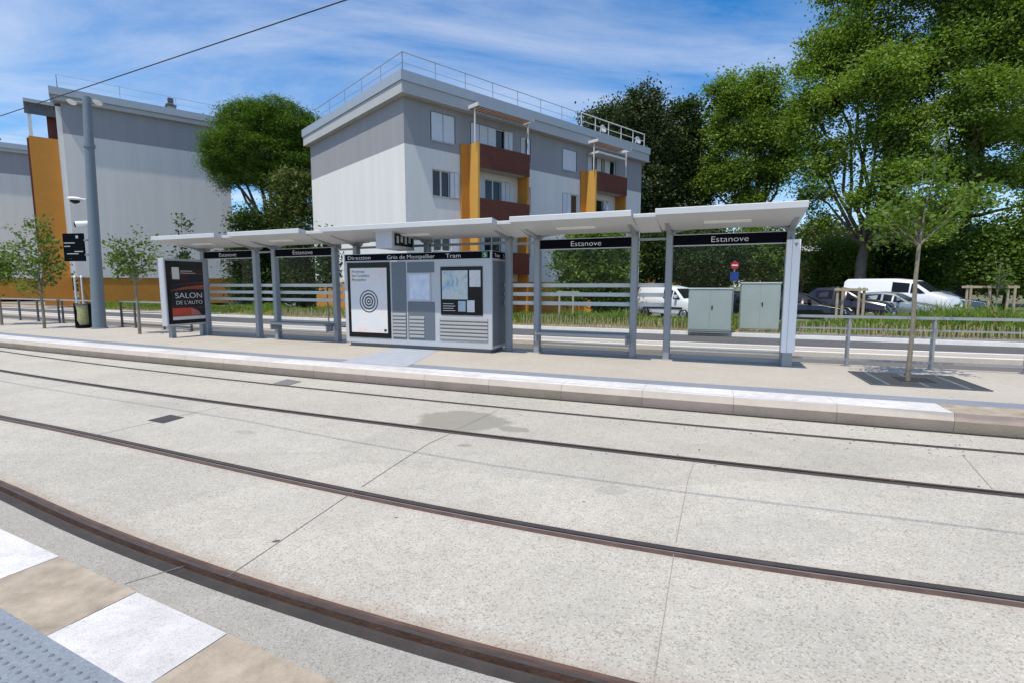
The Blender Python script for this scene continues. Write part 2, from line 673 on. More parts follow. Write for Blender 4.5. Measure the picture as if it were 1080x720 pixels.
def slab(name, A, B, m, ra, rb):
    """track slab between two rails; 'edge' marks how close a point is to a rusting rail"""
    rows = []
    for f, e in ((0, ra), (.11, ra * .45), (.25, 0), (.75, 0), (.89, rb * .45), (1, rb)):
        rows.append((A * (1 - f) + B * f, e))
    Q, E = [], []
    for (P0, e0), (P1, e1) in zip(rows[:-1], rows[1:]):
        a = np.column_stack([P0, np.zeros(len(P0))])
        b = np.column_stack([P1, np.zeros(len(P1))])
        Q.append(np.stack([a[:-1], a[1:], b[1:], b[:-1]], 1))
        E.append(np.tile([e0, e0, e1, e1], len(P0) - 1))
    o = quads_mesh(name, np.concatenate(Q), [m])
    at_ = o.data.attributes.new('edge', 'FLOAT', 'POINT')
    at_.data.foreach_set('value', np.concatenate(E).astype(np.float32))
    return o


def rust_edges(m, col=(.27, .17, .11)):
    nt = m.node_tree
    L = nt.links.new
    b = nt.nodes['Principled BSDF']
    src = b.inputs['Base Color'].links[0].from_socket
    a = nt.nodes.new('ShaderNodeAttribute')
    a.attribute_name = 'edge'
    tc = nt.nodes.new('ShaderNodeTexCoord')
    n = nt.nodes.new('ShaderNodeTexNoise')
    n.inputs['Scale'].default_value = 3.2
    n.inputs['Detail'].default_value = 7
    n.inputs['Roughness'].default_value = .7
    L(tc.outputs['Object'], n.inputs['Vector'])
    ad = nt.nodes.new('ShaderNodeMath')
    ad.operation = 'ADD'
    L(a.outputs['Fac'], ad.inputs[0])
    L(n.outputs['Fac'], ad.inputs[1])
    mr = nt.nodes.new('ShaderNodeMapRange')
    mr.inputs['From Min'].default_value = .95
    mr.inputs['From Max'].default_value = 1.75
    mr.inputs['To Max'].default_value = .5
    L(ad.outputs['Value'], mr.inputs['Value'])
    mx = nt.nodes.new('ShaderNodeMix')
    mx.data_type = 'RGBA'
    L(mr.outputs['Result'], mx.inputs['Factor'])
    L(src, mx.inputs['A'])
    mx.inputs['B'].default_value = (*col, 1)
    L(mx.outputs['Result'], b.inputs['Base Color'])


# ------------------------------------------------------------------ ground and street
g = MB()
g.face([(-400, -120, -.05), (400, -120, -.05), (400, 600, -.05), (-400, 600, -.05)], M_EARTH)
struct(g.build('ground'))

HW = .072
near_edge = offset(R1, -3.5)
rust_edges(M_SLAB)
rust_edges(M_SLAB_GREY, (.17, .12, .09))
for A, B, m, ra, rb in ((near_edge, offset(R1, -.094), M_SLAB_GREY, 0, .35), (offset(R1, .094), offset(R2, -HW), M_SLAB, 1.0, .7),
                        (offset(R2, HW), offset(R3, -HW), M_SLAB, .7, .55), (offset(R3, HW), offset(R4, -.05), M_SLAB, .6, .5),
                        (offset(R4, .05), offset(KERB, .06), M_SLAB, .5, .4)):
    struct(slab('track_slab', A, B, m, ra, rb))
struct(ribbon('kerb_gap_shade', offset(KERB, -.06), offset(KERB, .014), .004, M_GROOVE))  # dark joint strip with the shade of the kerb gap painted in


def rail(P, label, hw, profile):
    """profile: list of (offset, z, material of the face that follows)"""
    rows = [np.column_stack([offset(P, o * hw / HW), np.full(len(P), z)]) for o, z, _ in profile]
    Q, mi, mats = [], [], []
    for k in range(len(rows) - 1):
        m = profile[k][2]
        if m not in mats:
            mats.append(m)
        q = np.stack([rows[k][:-1], rows[k][1:], rows[k + 1][1:], rows[k + 1][:-1]], 1)
        Q.append(q)
        mi.append(np.full(len(q), mats.index(m)))
    o = quads_mesh('tram_rail', np.concatenate(Q), mats, None, np.concatenate(mi))
    return tag(o, label, 'rail', 'grooved tram rails set in the concrete')


PROF_A = [(-HW, -.002, M_RUST), (-.016, .003, M_POLISH), (-.008, .004, M_GROOVE), (-.007, -.04, M_GROOVE),
          (.012, -.04, M_STEEL), (.014, .002, M_STEEL), (.052, .003, M_SEAL), (HW, -.001, M_SEAL)]
PROF_B = [(-HW, -.001, M_SEAL), (-.062, -.004, M_STEEL), (-.030, .004, M_STEEL), (-.012, .005, M_POLISH), (-.006, .001, M_POLISH), (-.005, -.045, M_GROOVE), (.026, -.045, M_GROOVE), (.028, .003, M_RUST), (.046, .003, M_RUST), (.05, -.004, M_SEAL), (HW, -.002, M_SEAL)]
PROF_4 = [(-HW, -.001, M_SEAL), (-.04, -.004, M_STEEL), (0, .003, M_STEEL), (.02, .003, M_GROOVE), (.021, -.04, M_GROOVE), (.05, -.04, M_RUST), (.052, .002, M_SEAL), (HW, -.001, M_SEAL)]
PROF_1 = [(-HW, -.006, M_SEAL), (-.02, -.010, M_SEAL), (-.004, -.008, M_GROOVE), (-.003, -.045, M_GROOVE), (.022, -.045, M_RUST), (.024, .002, M_STEEL), (.040, .004, M_RUST), (.058, -.002, M_RUST), (HW, .003, M_RUST)]
rail(R1, 'nearest tram rail, wide and rust brown beside the white edge tiles', .095, PROF_1)
rail(R2, 'second tram rail from the camera, dark with a bright polished line', HW, PROF_A)
rail(R3, 'third tram rail from the camera, dark line crossing the damp patch edge', HW, PROF_B)
rail(R4, 'thin farthest tram rail running just below the shelter platform kerb', .05, PROF_4)

# slab joints, covers, damp patch
jm = MB()


def strip(P, w, z, m):
    P = [np.array(p) for p in P]
    for a, b in zip(P[:-1], P[1:]):
        d = (b - a) / np.linalg.norm(b - a)
        n = np.array([-d[1], d[0]]) * w / 2
        jm.face([(*(a - n), z), (*(b - n), z), (*(b + n), z), (*(a + n), z)], m)


M_JFAINT = mat('faint slab joint', (.30, .28, .24), .9, var=.15)
strip([(-1.82, 3.06), (-1.62, 3.75), (-1.43, 4.42)], .006, .004, M_JOINT)
strip([(-1.39, 4.52), (-1.2, 5.15), (-.98, 5.82), (-.75, 6.27)], .008, .004, M_JOINT)
strip([(-.71, 6.42), (-.45, 6.95), (-.20, 7.46)], .008, .004, M_JFAINT)
strip([(.62, 2.08), (1.12, 3.33)], .005, .004, M_JFAINT)
strip([(1.19, 3.5), (1.70, 4.72), (1.92, 5.18)], .006, .004, M_JFAINT)
strip([(4.96, 5.42), (4.40, 4.47)], .007, .004, M_JFAINT)
strip([(-2.42, 2.98), (-2.18, 3.18)], .006, .004, M_JOINT)
strip([(-9.0, 8.2), (-8.3, 9.6)], .01, .004, M_JFAINT)
strip([(-5.2, 6.15), (-4.5, 7.6)], .01, .004, M_JFAINT)
struct(jm.build('slab_joint'))

def cover(ppx, label, m=M_STEELCOVER):
    P = [G(x, y, 0) for x, y in ppx]
    b = MB()
    b.hexa([(*p, -.02) for p in P] + [(*p, .006) for p in P], m)
    o = fix_normals(b.build('track_cover'))
    return tag(o, label, 'cover')


cover([(156, 443), (172, 446), (194, 440), (180, 437)], 'dark rectangular steel cover plate set between the two tracks at left')
cover([(288, 404), (305, 406), (318, 402), (303, 399.5)], 'small grey cover plate between the farthest rail and the kerb', mat('worn cover', (.2, .195, .19), .8, .2))

# leaf litter and grit along the far rail and the kerb
lg = np.random.default_rng(91)
LQ = []
for _ in range(900):
    k = lg.integers(180, 262)
    off_ = lg.choice([1.43, 1.43, 2.1, 2.0, .0, 1.25]) + lg.normal() * .10
    if off_ > 2.15:
        continue
    p = offset(FAR, float(off_))[k] + lg.normal(size=2) * .12
    a_ = lg.uniform(0, math.pi)
    d_ = np.array([math.cos(a_), math.sin(a_), 0]) * lg.uniform(.006, .022)
    e_ = np.array([-math.sin(a_), math.cos(a_), 0]) * lg.uniform(.003, .008)
    c_ = np.array([p[0], p[1], .006])
    LQ.append([c_ - d_, c_ - e_ + [0, 0, .004], c_ + d_, c_ + e_])
o = quads_mesh('leaf_litter', np.array(LQ), [mat('dry litter', (.13, .09, .05), .9, var=.4, vscale=9)])
o['kind'] = 'stuff'
o['label'] = 'dry leaf litter and grit strewn along the far rail and kerb'
o['category'] = 'litter'

# near platform (camera side): edge slabs alternately white and beige, then tactile paving
F = np.array([[-3.438, 3.251], [-2.697, 2.864], [-1.976, 2.508], [-1.318, 2.188]])
d0 = (F[3] - F[1]) / np.linalg.norm(F[3] - F[1])
bounds = [F[1] - (F[2] - F[1]) * k for k in range(40, 0, -1)] + [F[1], F[2]] + [F[3] + (F[3] - F[2]) * k for k in range(0, 40)]
nin = np.array([d0[1], -d0[0]])
nin = nin if nin[1] < 0 else -nin
tb = MB()
for i, (a, b) in enumerate(zip(bounds[:-1], bounds[1:])):
    e = (b - a) * .004
    a2, b2 = a + e, b - e
    m = M_WHITESTONE if i % 2 == 1 else M_BEIGESTONE
    q = [a2 + nin * .375, b2 + nin * .375, b2, a2]
    tb.hexa([(*p, .0) for p in q] + [(*p, .25) for p in q], m)
struct(tb.build('platform_edge_slabs'))
tp = MB()
A0, A1 = bounds[0] + nin * .377, bounds[-1] + nin * .377
tp.hexa([(*(A0 + nin * .55), 0), (*(A1 + nin * .55), 0), (*A1, 0), (*A0, 0), (*(A0 + nin * .55), .249), (*(A1 + nin * .55), .249), (*A1, .249), (*A0, .249)], M_TACTILE)
M_STUD = mat('worn stud', (.15, .17, .20), .6, var=.2, vscale=20)
for i in range(-60, 30):
    for j in range(0, 9):
        c = F[2] + nin * (.377 + .05 + j * .055) + d0 * ((i + .5 * (j % 2)) * .058)
        rings = []
        for rr, zz in ((.0115, .249), (.0085, .2525), (.004, .2535)):
            rings.append([(c[0] + rr * math.cos(k * math.pi / 4), c[1] + rr * math.sin(k * math.pi / 4), zz) for k in range(8)])
        tp.loft(rings, M_STUD)
struct(tp.build('tactile_strip'))
np_ = MB()
B0, B1 = A0 + nin * .553, A1 + nin * .553
np_.hexa([(*(B0 + nin * 6), 0), (*(B1 + nin * 6), 0), (*B1, 0), (*B0, 0), (*(B0 + nin * 6), .25), (*(B1 + nin * 6), .25), (*B1, .25), (*B0, .25)], M_PAVE)
struct(np_.build('near_platform'))

ZP_ = .254
# far platform: kerb stones, grey band, paving
kb = MB()
nst = len(ST)
rows = [offset(KERB, o) for o in (.018, -.004, .032, .59)]
zs = (.0, .150, .25, .25)
step = 4
rk = random.Random(3)
for i in range(0, nst - 1 - step, step):
    fm = rk.choice([M_KERBFACE, M_KERBFACE, M_KERBFACE2, M_KERBFACE3])
    top = M_BEIGESTONE if ST[i] > 5.4 and (i // step) % 3 != 2 else M_WHITESTONE
    if ST[i] > 5.4 and top is M_BEIGESTONE:
        fm = M_KERBFACE2
    for j in range(i, i + step):
        f = .0 if j < i + step - 1 else .012
        for k in range(3):
            P = [np.append(rows[k][j], zs[k]), np.append(rows[k][j + 1] * (1 - f) + rows[k][j] * f, zs[k]), np.append(rows[k + 1][j + 1] * (1 - f) + rows[k + 1][j] * f, zs[k + 1]), np.append(rows[k + 1][j], zs[k + 1])]
            kb.face(P, top if k == 2 else (fm if k == 0 else (M_KERBEDGE if top is M_WHITESTONE else M_KERBFACE3)))
struct(kb.build('platform_kerb'))
struct(ribbon('kerb_joint_bed', offset(KERB, .03), offset(KERB, .58), .243, M_JOINT))
struct(ribbon('platform_grey_band', offset(KERB, .592), offset(KERB, .955), .25, M_TACTILE))
struct(ribbon('far_platform', offset(KERB, .957), offset(KERB, 4.25), .25, M_PAVE))
tq = MB()
tq.face([(*G(x, y, ZP_), ZP_) for x, y in ((359, 381.5), (428, 386.5), (462, 369.5), (418, 366.5))], mat('pale guidance paving', (.37, .40, .45), .85, var=.12, vscale=6, bump=.2, bscale=60))
struct(tq.build('guidance_paving'))
struct(ribbon('platform_back_face', offset(KERB, 4.25), offset(KERB, 4.252), .25, M_MEDIAN, 0))
struct(ribbon('cycle_lane', offset(KERB, 4.2), offset(KERB, 7.32), .0, M_LANE))
struct(ribbon('median_face', offset(KERB, 7.3), offset(KERB, 7.33), .0, M_MEDIAN, .12))
struct(ribbon('median_kerb', offset(KERB, 7.33), offset(KERB, 7.55), .12, M_WHITEKERB))
struct(ribbon('median', offset(KERB, 7.552), offset(KERB, 8.38), .119, M_MEDIAN))
struct(ribbon('median_kerb', offset(KERB, 8.382), offset(KERB, 8.62), .12, M_WHITEKERB))
struct(ribbon('median_face', offset(KERB, 8.62), offset(KERB, 8.64), .12, M_WHITEKERB, 0))
# the road meets the verge kerb
struct(ribbon('road', offset(KERB, 8.6), VERGE + np.array([.05, .1]), 0, M_ASPHALT))
struct(ribbon('verge_kerb', VERGE, VERGE + np.array([.01, .02]), 0, M_WHITEKERB, .12))
struct(ribbon('verge_kerb', VERGE + np.array([.01, .02]), VERGE + np.array([.08, .2]), .12, M_WHITEKERB))
struct(ribbon('verge_soil', VERGE + np.array([.08, .2]), VERGE + np.array([2.0, 4.8]), .11, M_SOIL))
struct(ribbon('car_park', VERGE + np.array([2.0, 4.8]), VERGE + np.array([10, 27]), .03, concrete('car park asphalt', (.17, .165, .16), (.1, .1, .1), (.24, .24, .23), .5, 50, .12)))

# ------------------------------------------------------------------ tram shelter
SA = rad(-22.34)
SO = np.array([0, 12.402])
sa = np.array([math.cos(SA), math.sin(SA)])
sn = np.array([-sa[1], sa[0]])
ZP = .25


def SP(s, d, z=ZP):
    q = SO + sa * s + sn * d
    return (q[0], q[1], z)


shelter = thing('tram_shelter', 'long grey tram stop shelter with canopy, glass bays and black name boards', 'tram shelter', SP(0, 0), SA)
BAYS = [(-10.69, -8.42), (-7.65, -5.38), (-4.63, -.08), (.66, 2.92), (3.65, 5.93)]


def zl(z):
    return z - ZP


# posts: square columns with curved brackets to the canopy
def post(s):
    b = MB()
    b.rbox(s - .07, s + .07, -.09, .09, .0, zl(2.98), M_GREY, .015)
    b.rbox(s - .085, s + .085, -.11, .11, .0, .015, M_GREY, .005)
    # cantilever arm rising to the front
    b.prism([(-.09, zl(2.90)), (-.35, zl(2.985)), (-1.0, zl(3.115)), (-1.0, zl(3.13)), (.22, zl(3.02)), (.22, zl(2.95)), (.09, zl(2.90))], 'x', s - .045, s + .045, M_GREY)
    return b.build('post', shelter)


for a, c in BAYS:
    post(a)
    post(c)
post(-2.36)
# curved fillets beside each post
fl = []
for a, c in BAYS:
    for s, sg in ((a + .07, 1), (c - .07, -1)):
        b = MB()
        arc = [(s, zl(2.915)), (s, zl(3.03)), (s + sg * .36, zl(3.03))]
        for k in range(6):
            t = k / 5 * math.pi / 2
            arc.append((s + sg * (.34 - .34 * math.sin(t)), zl(3.0) - .085 * (1 - math.cos(t))))
        b.prism(arc, 'y', -.05, .05, M_GREY)
        fix_normals(b.build('bracket', shelter))


def canopy(s0, s1, drop=0., front=-1.44, m=M_ROOFMET, name='roof_panel', lamp=True):
    b = MB()
    zf = 3.28 - drop
    th = .115 if drop == 0 else .07
    prof = [(front, zl(zf - th)), (front, zl(zf - .012)), (front + .012, zl(zf)), (.30, zl(3.10 - drop * .7)), (.30, zl(3.05 - drop * .7)), (-.1, zl(3.0 - drop * .6)), (-.25, zl(3.0 - drop * .6))]
    b.prism(prof, 'x', s0, s1, m)
    o = fix_normals(b.build(name, shelter))
    if lamp:
        c = (s0 + s1) / 2
        l = MB()
        # lamp recess following the soffit slope
        def soff(d):
            t = (d - front) / (-.25 - front)
            return zl((zf - th) * (1 - t) + 3.0 * t) - .004
        l.hexa([(c - .42, -.86, soff(-.86) - .02), (c + .42, -.86, soff(-.86) - .02), (c + .42, -.70, soff(-.70) - .02), (c - .42, -.70, soff(-.70) - .02),
                (c - .42, -.86, soff(-.86)), (c + .42, -.86, soff(-.86)), (c + .42, -.70, soff(-.70)), (c - .42, -.70, soff(-.70))], M_LAMP)
        l.build('soffit_lamp', o)
    return o


canopy(-10.95, -8.30)
canopy(-7.78, -5.25)
canopy(-4.55, .13)
canopy(.53, 3.05)
canopy(3.50, 6.02)
for a, c in ((-8.29, -7.79), (-5.24, -4.56), (.14, .52), (3.06, 3.49)):
    canopy(a, c, .05, -1.22, M_ROOFMET, 'gap_panel', False)

# name boards
for k, (a, c) in enumerate(BAYS):
    if k == 2:
        continue
    b = MB()
    b.box(a + .07, c - .07, -.035, .02, zl(2.685), zl(2.895), M_BLACK)
    b.box(a + .07, c - .07, -.04, .025, zl(2.895), zl(2.91), M_GREYLIGHT)
    b.box(a + .07, c - .07, -.04, .025, zl(2.665), zl(2.685), M_GREYLIGHT)
    nb = b.build('name_board', shelter)
    w = .70 if k > 2 else .74
    s0 = (a + c) / 2 - (.33 if k > 2 else .40)
    lettering('lettering', 'Estanove', .165, M_WHITE, nb, (s0, -.037, zl(2.735)), width=w)
b = MB()
b.box(-4.56, -.15, .02, .06, zl(2.84), zl(2.90), M_GREY)
for a, c in ((-8.35, -7.72), (-5.31, -4.7), (-.01, .59), (2.99, 3.58)):
    b.box(a, c, -.02, .02, zl(2.81), zl(2.86), M_GREY)
build_each(b, 'tie_beam', shelter)

# glazing, rails, sills
for k, (a, c) in enumerate(BAYS):
    b = MB()
    if k == 2:
        continue
    top = 2.66
    b.box(a + .07, c - .07, .028, .036, zl(.36), zl(top), M_GLASS)
    gl = b.build('glass_pane', shelter)
    b = MB()
    b.box(a + .07, c - .07, .02, .06, zl(.29), zl(.37), M_GREY)
    b.build('sill_rail', shelter)
    b = MB()
    b.box(a + .07, c - .07, .02, .05, zl(.47), zl(.505), M_GREYLIGHT)
    b.build('glass_edge_rail', shelter)
M_BAR = mat('pale rail paint', (.62, .63, .63), .45, .1, var=.04)
for z in (1.845, 1.635, 1.42):
    b = MB()
    b.box(-10.6, -4.0, .075, .12, zl(z - .044), zl(z + .044), M_BAR)
    b.box(-.25, 3.56, .075, .12, zl(z - .044), zl(z + .044), M_BAR)
    build_each(b, 'back_rail', shelter)
b = MB()
b.box(5.93, 5.945, .1, .72, zl(.40), zl(2.5), M_GLASSGREEN)
b.build('end_glass', shelter)
b = MB()
b.box(5.92, 5.955, .72, .75, zl(.25), zl(2.55), M_GREY)
b.build('end_glass_post', shelter)
b = MB()
b.box(5.87, 5.99, .1, .13, zl(1.70), zl(2.0), M_GREYLIGHT)
b.build('notice_plate', shelter)


def bench(s0, s1, label):
    t = thing('bench', label, 'bench', SP((s0 + s1) / 2, -.24), SA, 'grey benches under the shelter')
    h = (s1 - s0) / 2
    b = MB()
    b.rbox(-h, h, -.2, .2, .46, .53, M_GREY, .02)
    b.build('seat', t)
    for x in (-h - .01, h - .03):
        b = MB()
        b.box(x, x + .04, -.12, .15, .30, .458, M_GREY)
        b.build('end_bracket', t)


bench(.74, 2.84, 'grey slab bench in the bay left of the white van and cabinets')
bench(-7.57, -5.46, 'grey slab bench in the bay left of the ticket kiosk poster')

# kiosk
kiosk = thing('ticket_kiosk', 'grey metal kiosk with concentric circle poster, screen panel and route map', 'kiosk', SP(-2.4, -.62), SA)


def kx(s):
    return s + 2.4


K0, K1 = kx(-4.56), kx(-.25)
zt, zb_ = zl(2.65), zl(.345)
b = MB()
b.rbox(K0, K1, 0, .84, zb_, zt, M_GREYLIGHT, .012)
b.build('cabinet', kiosk)
b = MB()
b.box(K0 + .08, K1 - .08, .08, .80, 0, zb_ + .01, M_DARKPANEL)
b.build('plinth', kiosk)
b = MB()
b.box(K0 + .06, K1 - .05, -.012, .004, zl(2.475), zl(2.635), M_BLACK)
b.box(K1 - .004, K1 + .012, .02, .82, zl(2.475), zl(2.635), M_BLACK)
fas = b.build('fascia_sign', kiosk)
lettering('lettering', 'Direction', .125, M_WHITE, fas, (kx(-4.42), -.014, zl(2.51)), width=.72)
lettering('lettering', 'Grès', .135, M_WHITE, fas, (kx(-3.17), -.014, zl(2.505)), width=.31)
lettering('lettering', 'de', .135, M_WHITE, fas, (kx(-2.80), -.014, zl(2.505)), width=.16)
lettering('lettering', 'Montpellier', .135, M_WHITE, fas, (kx(-2.58), -.014, zl(2.505)), width=.79)
lettering('lettering', 'Tram', .14, M_WHITE, fas, (kx(-1.47), -.014, zl(2.505)), width=.40)
M_LINEGREEN = mat('line badge green', (.02, .13, .05), .5, var=0)
b = MB()
b.box(kx(-.50), kx(-.355), -.016, -.011, zl(2.485), zl(2.628), M_LINEGREEN)
bd = b.build('line_badge', fas)
lettering('lettering', '5', .13, M_WHITE, bd, (kx(-.465), -.018, zl(2.51)), width=.07)
lettering('lettering', 'Tram', .12, M_WHITE, fas, (K1 + .014, .12, zl(2.51)), (math.pi / 2, 0, math.pi / 2), width=.30)
lettering('lettering', '5', .12, M_WHITE, fas, (K1 + .014, .62, zl(2.51)), (math.pi / 2, 0, math.pi / 2), width=.07)
b = MB()
b.box(K1 - .002, K1 + .008, .05, .80, zl(.42), zl(2.42), M_DARKPANEL)
b.build('side_panel', kiosk)
# poster light box
px0, px1, pz0, pz1 = kx(-4.44), kx(-3.10), zl(.49), zl(2.43)
b = MB()
b.box(px0, px1, -.014, .004, pz0, pz1, M_BLACKGLASS)
pf = b.build('poster_case', kiosk)


def poster_mat(name, stops, scale, dist):
    m = bpy.data.materials.new(name)
    m.use_nodes = True
    nt = m.node_tree
    bs = nt.nodes['Principled BSDF']
    bs.inputs['Roughness'].default_value = .5
    tc = nt.nodes.new('ShaderNodeTexCoord')
    mp = nt.nodes.new('ShaderNodeMapping')
    mp.inputs['Scale'].default_value = scale
    nt.links.new(tc.outputs['Object'], mp.inputs['Vector'])
    n = nt.nodes.new('ShaderNodeTexNoise')
    n.inputs['Scale'].default_value = 1.4
    n.inputs['Detail'].default_value = 3
    n.inputs['Distortion'].default_value = dist
    nt.links.new(mp.outputs['Vector'], n.inputs['Vector'])
    r = nt.nodes.new('ShaderNodeValToRGB')
    els = r.color_ramp.elements
    els[0].position, els[0].color = stops[0][0], (*stops[0][1], 1)
    els[1].position, els[1].color = stops[-1][0], (*stops[-1][1], 1)
    for p, c in stops[1:-1]:
        e = els.new(p)
        e.color = (*c, 1)
    nt.links.new(n.outputs['Fac'], r.inputs['Fac'])
    nt.links.new(r.outputs['Color'], bs.inputs['Base Color'])
    return m


M_POSTER_A = poster_mat('pale poster print', [(.25, (.50, .60, .74)), (.42, (.66, .68, .70)), (.55, (.70, .69, .68)), (.72, (.74, .56, .54))], (1.2, 1, 1.0), .6)
M_INK = mat('black ink', (.02, .02, .022), .5, var=0)
b = MB()
b.box(px0 + .095, px1 - .095, -.018, -.013, pz0 + .13, pz1 - .14, M_POSTER_A)
pp = b.build('poster', pf)
cx_, cz_ = (px0 + px1) / 2 + .0, (pz0 + pz1) / 2 - .03
b = MB()
for r0, r1 in ((.028, .062), (.098, .136), (.178, .214), (.262, .292)):
    b = MB()
    n_ = 48
    for k in range(n_):
        t0, t1 = 2 * math.pi * k / n_, 2 * math.pi * (k + 1) / n_
        b.face([(cx_ + r0 * math.cos(t0), -.0195, cz_ + r0 * math.sin(t0)), (cx_ + r1 * math.cos(t0), -.0195, cz_ + r1 * math.sin(t0)),
                (cx_ + r1 * math.cos(t1), -.0195, cz_ + r1 * math.sin(t1)), (cx_ + r0 * math.cos(t1), -.0195, cz_ + r0 * math.sin(t1))], M_INK)
    b.build('ring_print', pp)
b = MB()
b.box(px1 - .21, px1 - .13, -.0205, -.0180, pz0 + .17, pz0 + .23, M_INK)
b.build('corner_mark', pp)
for k, (s_, w_) in enumerate((('Printemps', .40), ('des Comédiens', .56), ('Montpellier', .45))):
    lettering('lettering', s_, .10, M_INK, pp, (px0 + .15, -.020, pz1 - .265 - k * .105), width=w_)
# vertical mullion, mid panels, screen
b = MB()
b.box(kx(-3.05), kx(-2.62), -.008, .004, zl(.49), zl(2.43), M_DARKPANEL)
b.build('door_panel', kiosk)
M_LOUV = M_PLATE


def louvres(x0, x1, z0, z1, n):
    b = MB()
    h = (z1 - z0) / n
    for k in range(n):
        z = z0 + k * h
        b.prism([(.0, z), (-.030, z + h * .30), (-.012, z + h * .95), (.0, z + h)], 'x', x0, x1, M_LOUV)
    return fix_normals(b.build('louvre_grille', kiosk))


b = MB()
b.box(kx(-2.58), kx(-1.80), -.008, .004, zl(2.16), zl(2.42), M_DARKPANEL)
b.box(kx(-2.58), kx(-1.80), -.008, .004, zl(.49), zl(1.44), M_DARKPANEL)
build_each(b, 'ticket_panel', kiosk)
b = MB()
b.box(kx(-2.55), kx(-1.90), -.02, .004, zl(1.45), zl(2.15), M_GREYLIGHT)
scr = b.build('screen_frame', kiosk)
M_SCREEN = poster_mat('frosted notice', [(.3, (.50, .56, .68)), (.5, (.58, .64, .76)), (.7, (.66, .70, .80))], (4, 1, 4), .2)
b = MB()
b.box(kx(-2.51), kx(-1.94), -.024, -.019, zl(1.50), zl(2.11), M_SCREEN)
b.build('screen', scr)
louvres(kx(-3.03), kx(-2.64), zl(.52), zl(1.15), 7)
louvres(kx(-2.54), kx(-2.10), zl(.52), zl(1.08), 6)
louvres(kx(-1.66), kx(-.36), zl(.52), zl(1.06), 6)
# map case
mx0, mx1, mz0, mz1 = kx(-1.62), kx(-.49), zl(1.13), zl(2.29)
b = MB()
b.box(mx0, mx1, -.016, .004, mz0, mz1, M_BLACKGLASS)
mc = b.build('map_case', kiosk)
M_MAP = poster_mat('route map print', [(.30, (.22, .36, .50)), (.45, (.42, .52, .58)), (.56, (.55, .58, .52)), (.66, (.48, .56, .62)), (.75, (.6, .36, .32))], (3, 1, 3), 1.2)
b = MB()
b.box(mx0 + .04, mx0 + .74, -.020, -.015, mz1 - .78, mz1 - .09, M_MAP)
b.build('route_map', mc)
M_NOTICE = mat('printed notice', (.62, .63, .65), .6, var=.15, vscale=14)
b = MB()
b.box(mx0 + .79, mx1 - .05, -.020, -.015, mz1 - .48, mz1 - .09, M_NOTICE)
b.box(mx0 + .48, mx0 + .68, -.020, -.015, mz0 + .09, mz0 + .34, mat('blue notice', (.36, .46, .54), .6, var=.1))
b.box(mx0 + .72, mx0 + .92, -.020, -.015, mz0 + .08, mz0 + .36, M_NOTICE)
for k in range(4):
    b.box(mx0 + .06, mx0 + .40 - .05 * (k % 2), -.019, -.0152, mz0 + .10 + k * .055, mz0 + .112 + k * .055, M_PALE)
build_each(b, 'notice', mc)
b = MB()
for k, z in ((0, zl(2.455)), ):
    b.box(kx(-3.06), kx(-2.86), -.02, 0, z - .02, z + .01, M_WHITE)
b.build('latch', kiosk)

# departure display hanging under the canopy
dd = thing('departure_display', 'boxy grey departure time display hanging under the canopy above the kiosk', 'display', SP(-2.84, -.72, 2.73), SA)
b = MB()
b.rbox(-.24, .24, -.48, .48, .0, .42, M_GREYLIGHT, .012)
b.build('housing', dd)
M_AMBER = mat('unlit display segments', (.42, .46, .48), .5, var=0)
for sg in (1, -1):
    b = MB()
    b.box(*sorted((sg * .236, sg * .248)), -.38, .40, .07, .36, M_BLACKGLASS)
    ds = b.build('display_screen', dd)
    b = MB()
    for k in range(4):
        b.box(*sorted((sg * .2475, sg * .2505)), -.30 + k * .17, -.21 + k * .17, .13 + .03 * (k % 2), .30, M_AMBER)
    build_each(b, 'segment', ds)
b = MB()
b.box(-.03, .03, -.3, -.24, .42, .50, M_GREY)
b.box(-.03, .03, .2, .26, .42, .50, M_GREY)
build_each(b, 'hanger', dd)

# advertising display at the left end (turned across the platform)
ad = thing('advertising_display', 'grey framed poster display case with dark red motor show poster', 'poster display', SP(-10.78, -1.32), SA + math.pi / 2)
# local: +x runs away from the track, local -y faces along the platform towards the camera
AW = 1.42
b = MB()
b.rbox(0, AW, -.10, .14, .36, 2.40, M_GREYLIGHT, .02)
b.build('case', ad)
b = MB()
b.box(.06, AW - .06, -.108, -.098, .42, 2.33, M_BLACKGLASS)
ag = b.build('case_glass', ad)
M_POSTER_B = poster_mat('dark red poster print', [(.30, (.006, .005, .007)), (.56, (.010, .007, .009)), (.68, (.09, .014, .012)), (.78, (.02, .008, .01))], (.8, 1, 3.2), .8)
b = MB()
b.box(.16, AW - .16, -.113, -.107, .52, 2.22, M_POSTER_B)
ap = b.build('poster', ad)
M_RED = mat('poster red', (.50, .06, .03), .5, var=.3, vscale=3)
b = MB()
b.box(.18, AW - .18, -.1155, -.1125, .54, .64, M_PALE)
b.box(.18, .78, -.1155, -.1125, .66, .90, M_RED)
b.hexa([(.78, -.1155, .66), (1.1, -.1155, .66), (1.1, -.1125, .66), (.78, -.1125, .66), (.78, -.1155, .90), (1.0, -.1155, .80), (1.0, -.1125, .80), (.78, -.1125, .90)], mat('poster pink', (.45, .14, .13), .5, var=.3))
build_each(b, 'poster_block', ap)
M_ORANGE = mat('poster orange streak', (.36, .075, .03), .5, var=.55, vscale=5)
M_DKRED = mat('poster dark red streak', (.10, .014, .012), .5, var=.6, vscale=5)
